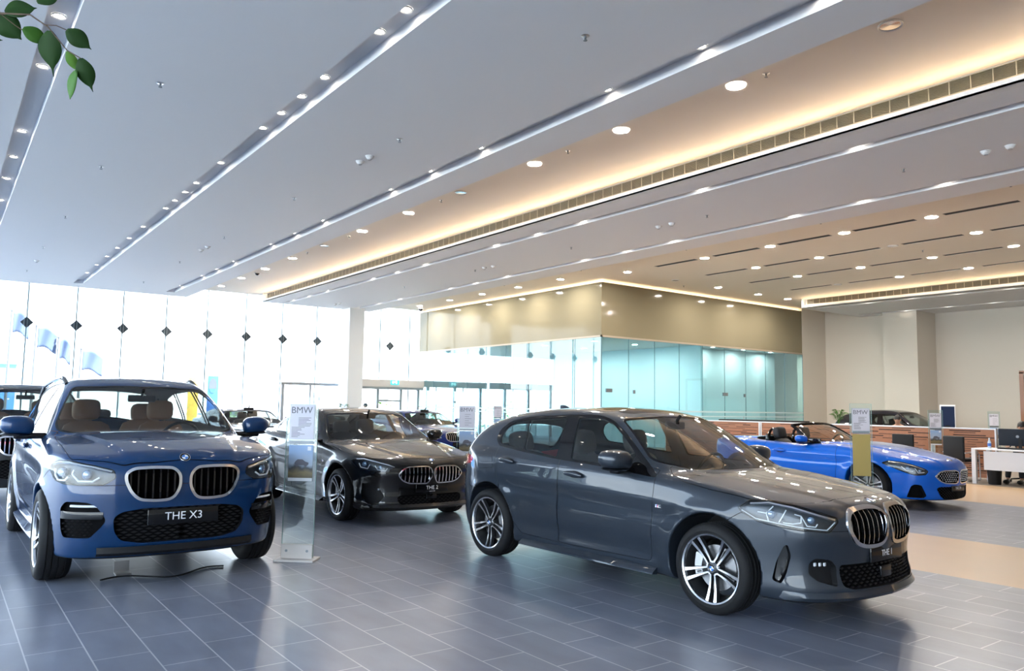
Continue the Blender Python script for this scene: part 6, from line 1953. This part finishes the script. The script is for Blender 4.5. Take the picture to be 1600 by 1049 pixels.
def person(x, y, rz, label, pose, shirt, trousers):
    """faces local +x; joints set by pose"""
    o = empty('person', (x, y, pose.get('z', 0)), rz, label, 'person')
    J = pose
    hp, ch, nk, hd = Vector(J['hip']), Vector(J['chest']), Vector(J['neck']), Vector(J['head'])
    body = [[(tuple(hp), .13), (tuple(ch), .14), (tuple(nk), .055), (tuple(hd - Vector((0, 0, .06))), .062), (tuple(hd), .082), (tuple(hd + Vector((.0, 0, .065))), .072)]]
    arms = []; legs = []; sh = []; tr = []
    for s in (-1, 1):
        shd = ch + Vector((-.01, s * .17, .10)); el = Vector(J['elbow'][s]); wr = Vector(J['wrist'][s]); kn = Vector(J['knee'][s]); an = Vector(J['ankle'][s]); hj = hp + Vector((0, s * .10, -.03))
        body += [[(tuple(ch), .14), (tuple(shd), .058), (tuple(el), .042), (tuple(wr), .028)]]
        d = (wr - el).normalized(); body += [[(tuple(wr), .028), (tuple(wr + d * .02), .018)]]
        for f in hand(o, wr, d, s): body.append([(tuple(wr), .028)] + f)
        body += [[(tuple(hp), .13), (tuple(hj), .085), (tuple(kn), .058), (tuple(an), .04)]]
        sh += [[(tuple(ch), .148), (tuple(shd), .066), (tuple(el), .052), (tuple(el.lerp(wr, .85)), .040)]]
        tr += [[(tuple(hp), .138), (tuple(hj), .095), (tuple(kn), .070), (tuple(an + Vector((0, 0, .02))), .055)]]
    skinned('body', body, M['skin'], o)
    skinned('shirt', [[(tuple(hp + Vector((0, 0, .02))), .145), (tuple(ch), .148), (tuple(nk - Vector((0, 0, .03))), .062)]] + sh, shirt, o); skinned('trousers', tr, trousers, o)
    f = Vector((1, 0, 0)); hb = MB()
    hb.ball(tuple(hd + Vector((-.018, 0, .035))), (.098, .082, .098), 18, 12); hb.build('hair', M['hair'], o)
    fc = MB().ball(tuple(hd + Vector((.092, 0, -.005))), (.016, .013, .022), 10, 8).ball(tuple(hd + Vector((.006, .080, -.0))), (.020, .010, .03), 8, 6).ball(tuple(hd + Vector((.006, -.080, 0))), (.020, .010, .03), 8, 6)
    fc.ball(tuple(hd + Vector((.078, 0, -.045))), (.010, .024, .007), 10, 6)
    fc.build('face', M['skin'], o)
    ey = MB().ball(tuple(hd + Vector((.078, .030, .014))), (.010, .013, .008), 8, 6).ball(tuple(hd + Vector((.078, -.030, .014))), (.010, .013, .008), 8, 6); ey.build('eye', M['hair'], o)
    for s in (-1, 1):
        an = Vector(J['ankle'][s])
        MB().ball((an.x + .07, an.y, an.z - .035), (.14, .05, .05), 14, 8).build('shoe', M['shoe'], o)
sit = dict(hip=(0, 0, .60), chest=(.02, 0, .90), neck=(.03, 0, 1.08), head=(.06, 0, 1.20), elbow={-1: (.12, -.24, .80), 1: (.12, .24, .80)}, wrist={-1: (.38, -.16, .79), 1: (.38, .16, .79)},
           knee={-1: (.44, -.11, .55), 1: (.44, .11, .54)}, ankle={-1: (.62, -.10, .085), 1: (.52, .13, .085)})
person(19.05, 6.98, math.radians(180), 'person in dark clothes sitting at the white desk, head above the monitor', sit, M['cloth_dark'], M['cloth_dark'])
sit2 = dict(sit, head=(.10, 0, 1.28), neck=(.04, 0, 1.15), chest=(.02, 0, .96), hip=(0, 0, .62))
person(20.7, 10.55, math.radians(200), 'person with short dark hair sitting behind the long wood partition', sit2, M['cloth_white'], M['cloth_dark'])
walk = dict(z=-.22, hip=(0, 0, .93), chest=(.10, 0, 1.32), neck=(.15, 0, 1.50), head=(.20, 0, 1.60), elbow={-1: (.05, -.25, 1.12), 1: (.20, .25, 1.12)}, wrist={-1: (.12, -.24, .86), 1: (.36, .20, .92)},
            knee={-1: (.16, -.10, .50), 1: (-.04, .10, .50)}, ankle={-1: (.20, -.10, .085), 1: (-.26, .10, .12)})
person(15.35, 31.2, math.radians(160), 'person in dark clothes walking outside the entrance doors', walk, M['cloth_dark'], M['cloth_dark'])
def office_chair(x, y, rz, label):
    c = empty('office_chair', (x, y, 0), rz, label, 'chair', 'office chairs')
    MB().box((-.25, -.25, .38), (.25, .25, .46), .03).build('seat', M['plastic'], c); MB().box((-.31, -.22, .50), (-.25, .22, 1.02), .025).tube([(-.2, 0, .40), (-.32, 0, .42), (-.30, 0, .6)], .02).build('backrest', M['plastic'], c)
    MB().tube([(0, 0, .06), (0, 0, .39)], .025).build('column', M['satin'], c)
    for i in range(5):
        a = 2 * math.pi * i / 5
        l = MB().tube([(0, 0, .10), (.28 * math.cos(a), .28 * math.sin(a), .065)], [.022, .014]).build('leg', M['plastic'], c)
        MB().lathe([(.0005, -.012), (.028, -.012), (.028, .012), (.0005, .012)], 12, 'y', (.28 * math.cos(a), .28 * math.sin(a), .030)).build('castor', M['rubber'], l)
office_chair(19.10, 6.98, math.radians(180), 'black office chair under the person at the white desk')
office_chair(20.73, 10.56, math.radians(200), 'black office chair under the person behind the long wood partition')

# small things on the floor
cbm = MB(); P = []
for i in range(40):
    t = i / 39; P.append((-.55 + 1.25 * t, 7.62 + .10 * math.sin(9 * t) - .25 * t * (1 - t), .008))
cab = MB().tube([(1.62 + a * .8, b - .40, c) for a, b, c in P], .007, 6).build('charging_cable', M['plastic']); tag(cab, 'thin black cable lying on the tiles under the nose of the blue suv', 'cable')
pl = empty('floor_socket', (1.38, 7.42, 0), 0, 'small open metal floor socket under the nose of the blue suv', 'socket')
MB().box((-.06, -.06, 0), (.06, .06, .012)).build('plate', M['satin'], pl); MB().box((-.06, .05, .012), (.06, .062, .10)).build('lid', M['satin'], pl)

# outside ----------------------------------------------------------------
M['pole'] = mat('pole_grey', (.07, .075, .085), .5); M['flag'] = mat('flag_blue', (.040, .058, .105), .8)
def flag_pole(x, y, hgt, fw, label, m):
    o = empty('flag_pole', (x, y, -.22), 0, label, 'flag pole', 'flag poles outside')
    MB().tube([(0, 0, 0), (0, 0, hgt)], [.10, .06], 12).lathe([(.0005, hgt + .12), (.10, hgt + .06), (.10, hgt)], 12).build('pole', M['pole'], o)
    b = MB(); n = 14; k = 8; v = []
    for i in range(n + 1):
        for j in range(k + 1):
            t = i / n; u = j / k
            v.append((.1 + fw * t, .28 * math.sin(7 * t + 2 * u) * t, hgt - .1 - u * 1.35 - .3 * t * t + .1 * math.sin(5 * t)))
    b.add(v, [(i * (k + 1) + j, (i + 1) * (k + 1) + j, (i + 1) * (k + 1) + j + 1, i * (k + 1) + j + 1) for i in range(n) for j in range(k)], True)
    fix_thick(b.build('flag', m, o, recalc=False), .01)
FP = [(3.6, 60, 7.4, .95), (5.04, 60, 6.5, 1.15), (6.36, 60, 5.8, .7), (7.75, 60, 5.1, 1.3)]
for i, (x, y, hh, fw) in enumerate(FP):
    flag_pole(x, y, hh, fw, f"tall pole with a pale blowing flag outside, {ORD[i]} from the left", M['flag'])
def pylon(x, y, w, hgt, m, label):
    o = empty('sign_pylon', (x, y, -.22), math.radians(-20), label, 'sign pylon')
    MB().box((-w / 2, -.2, 0), (w / 2, .2, hgt), .02).build('slab', m, o); return o
py = pylon(15.7, 62, .72, 3.5, mat('pylon_yellow', (.75, .45, .06), .5), 'yellow sign pylon outside beyond the roof of the blue suv')
MB().prism(rounded([(-.09, 2.6), (.04, 2.55), (.12, 2.8), (.08, 3.05), (-.02, 3.2), (-.10, 3.05), (-.04, 2.95), (-.13, 2.8)], .05), -.215, -.2, 'y').build('mark', M['text_dark'], py)
py = pylon(16.6, 60, .76, 3.58, mat('pylon_blue', (.03, .12, .38), .5), 'blue sign pylon with a white oval outside')
MB().prism([(.28 * math.cos(t), 2.85 + .56 * math.sin(t)) for t in np.linspace(0, 2 * math.pi, 41)[:-1]], -.22, -.2, 'y').build('oval', M['pole'], py)
MB().prism([(.26 * math.cos(t), 2.84 + .52 * math.sin(t)) for t in np.linspace(math.radians(205), math.radians(335), 20)], -.235, -.221, 'y').build('mark', mat('pylon_mark', (.03, .12, .38), .5), py)
bl = empty('building', (-4, 88, -.22), 0, 'blue clad building far outside at the left edge', 'building')
MB().box((-12, 0, 0), (10.0, 12, 4.9)).build('hall', mat('blue_cladding', (.06, .18, .48), .5), bl); MB().box((-12, -.2, 4.9), (10.15, 12, 5.2)).build('roof_edge', M['pole'], bl)
bl = empty('building', (36, 96, -.22), 0, 'low pale building far outside beyond the entrance', 'building')
MB().box((-6, 0, 0), (16, 12, 6.0)).build('hall', mat('pale_render', (.60, .58, .60), .7), bl)
for q in range(5): MB().box((-4 + 4 * q, -.1, 2), (-2 + 4 * q, 0, 4.5)).build('window', M['mark'], bl)
M['hedge'] = noise_mat('hedge', (.10, .20, .04), (.20, .32, .08), 3, .9)
def bush(x, y, r, hh, label):
    o = empty('bush', (x, y, -.22), 0, label, 'bush', 'bushes outside')
    b = MB()
    for i in range(int(90 * r)):
        a = rnd.uniform(0, 6.28); q = r * math.sqrt(rnd.random()); z = hh * rnd.random() ** .7 * (1 - .4 * q / r)
        leaf_mb(b, (q * math.cos(a), q * math.sin(a), z), (math.cos(a), math.sin(a), rnd.uniform(-.3, .8)), (0, 0, 1), .32, .10, .1, .1)
    b.build('foliage', M['hedge'], o, recalc=False)
for i, (x, y, r, hh) in enumerate(((20.5, 40, 1.4, 2.2), (23.6, 41, 1.2, 1.8), (27.0, 40, 1.5, 2.4), (31, 42, 1.6, 2.2), (34.5, 41, 1.4, 2.6), (22.5, 54, 2.0, 1.5), (17.6, 58, 1.6, 1.3))):
    bush(x, y, r, hh, f"green bush outside the facade, {ORD[i]} of seven seen through the glass")
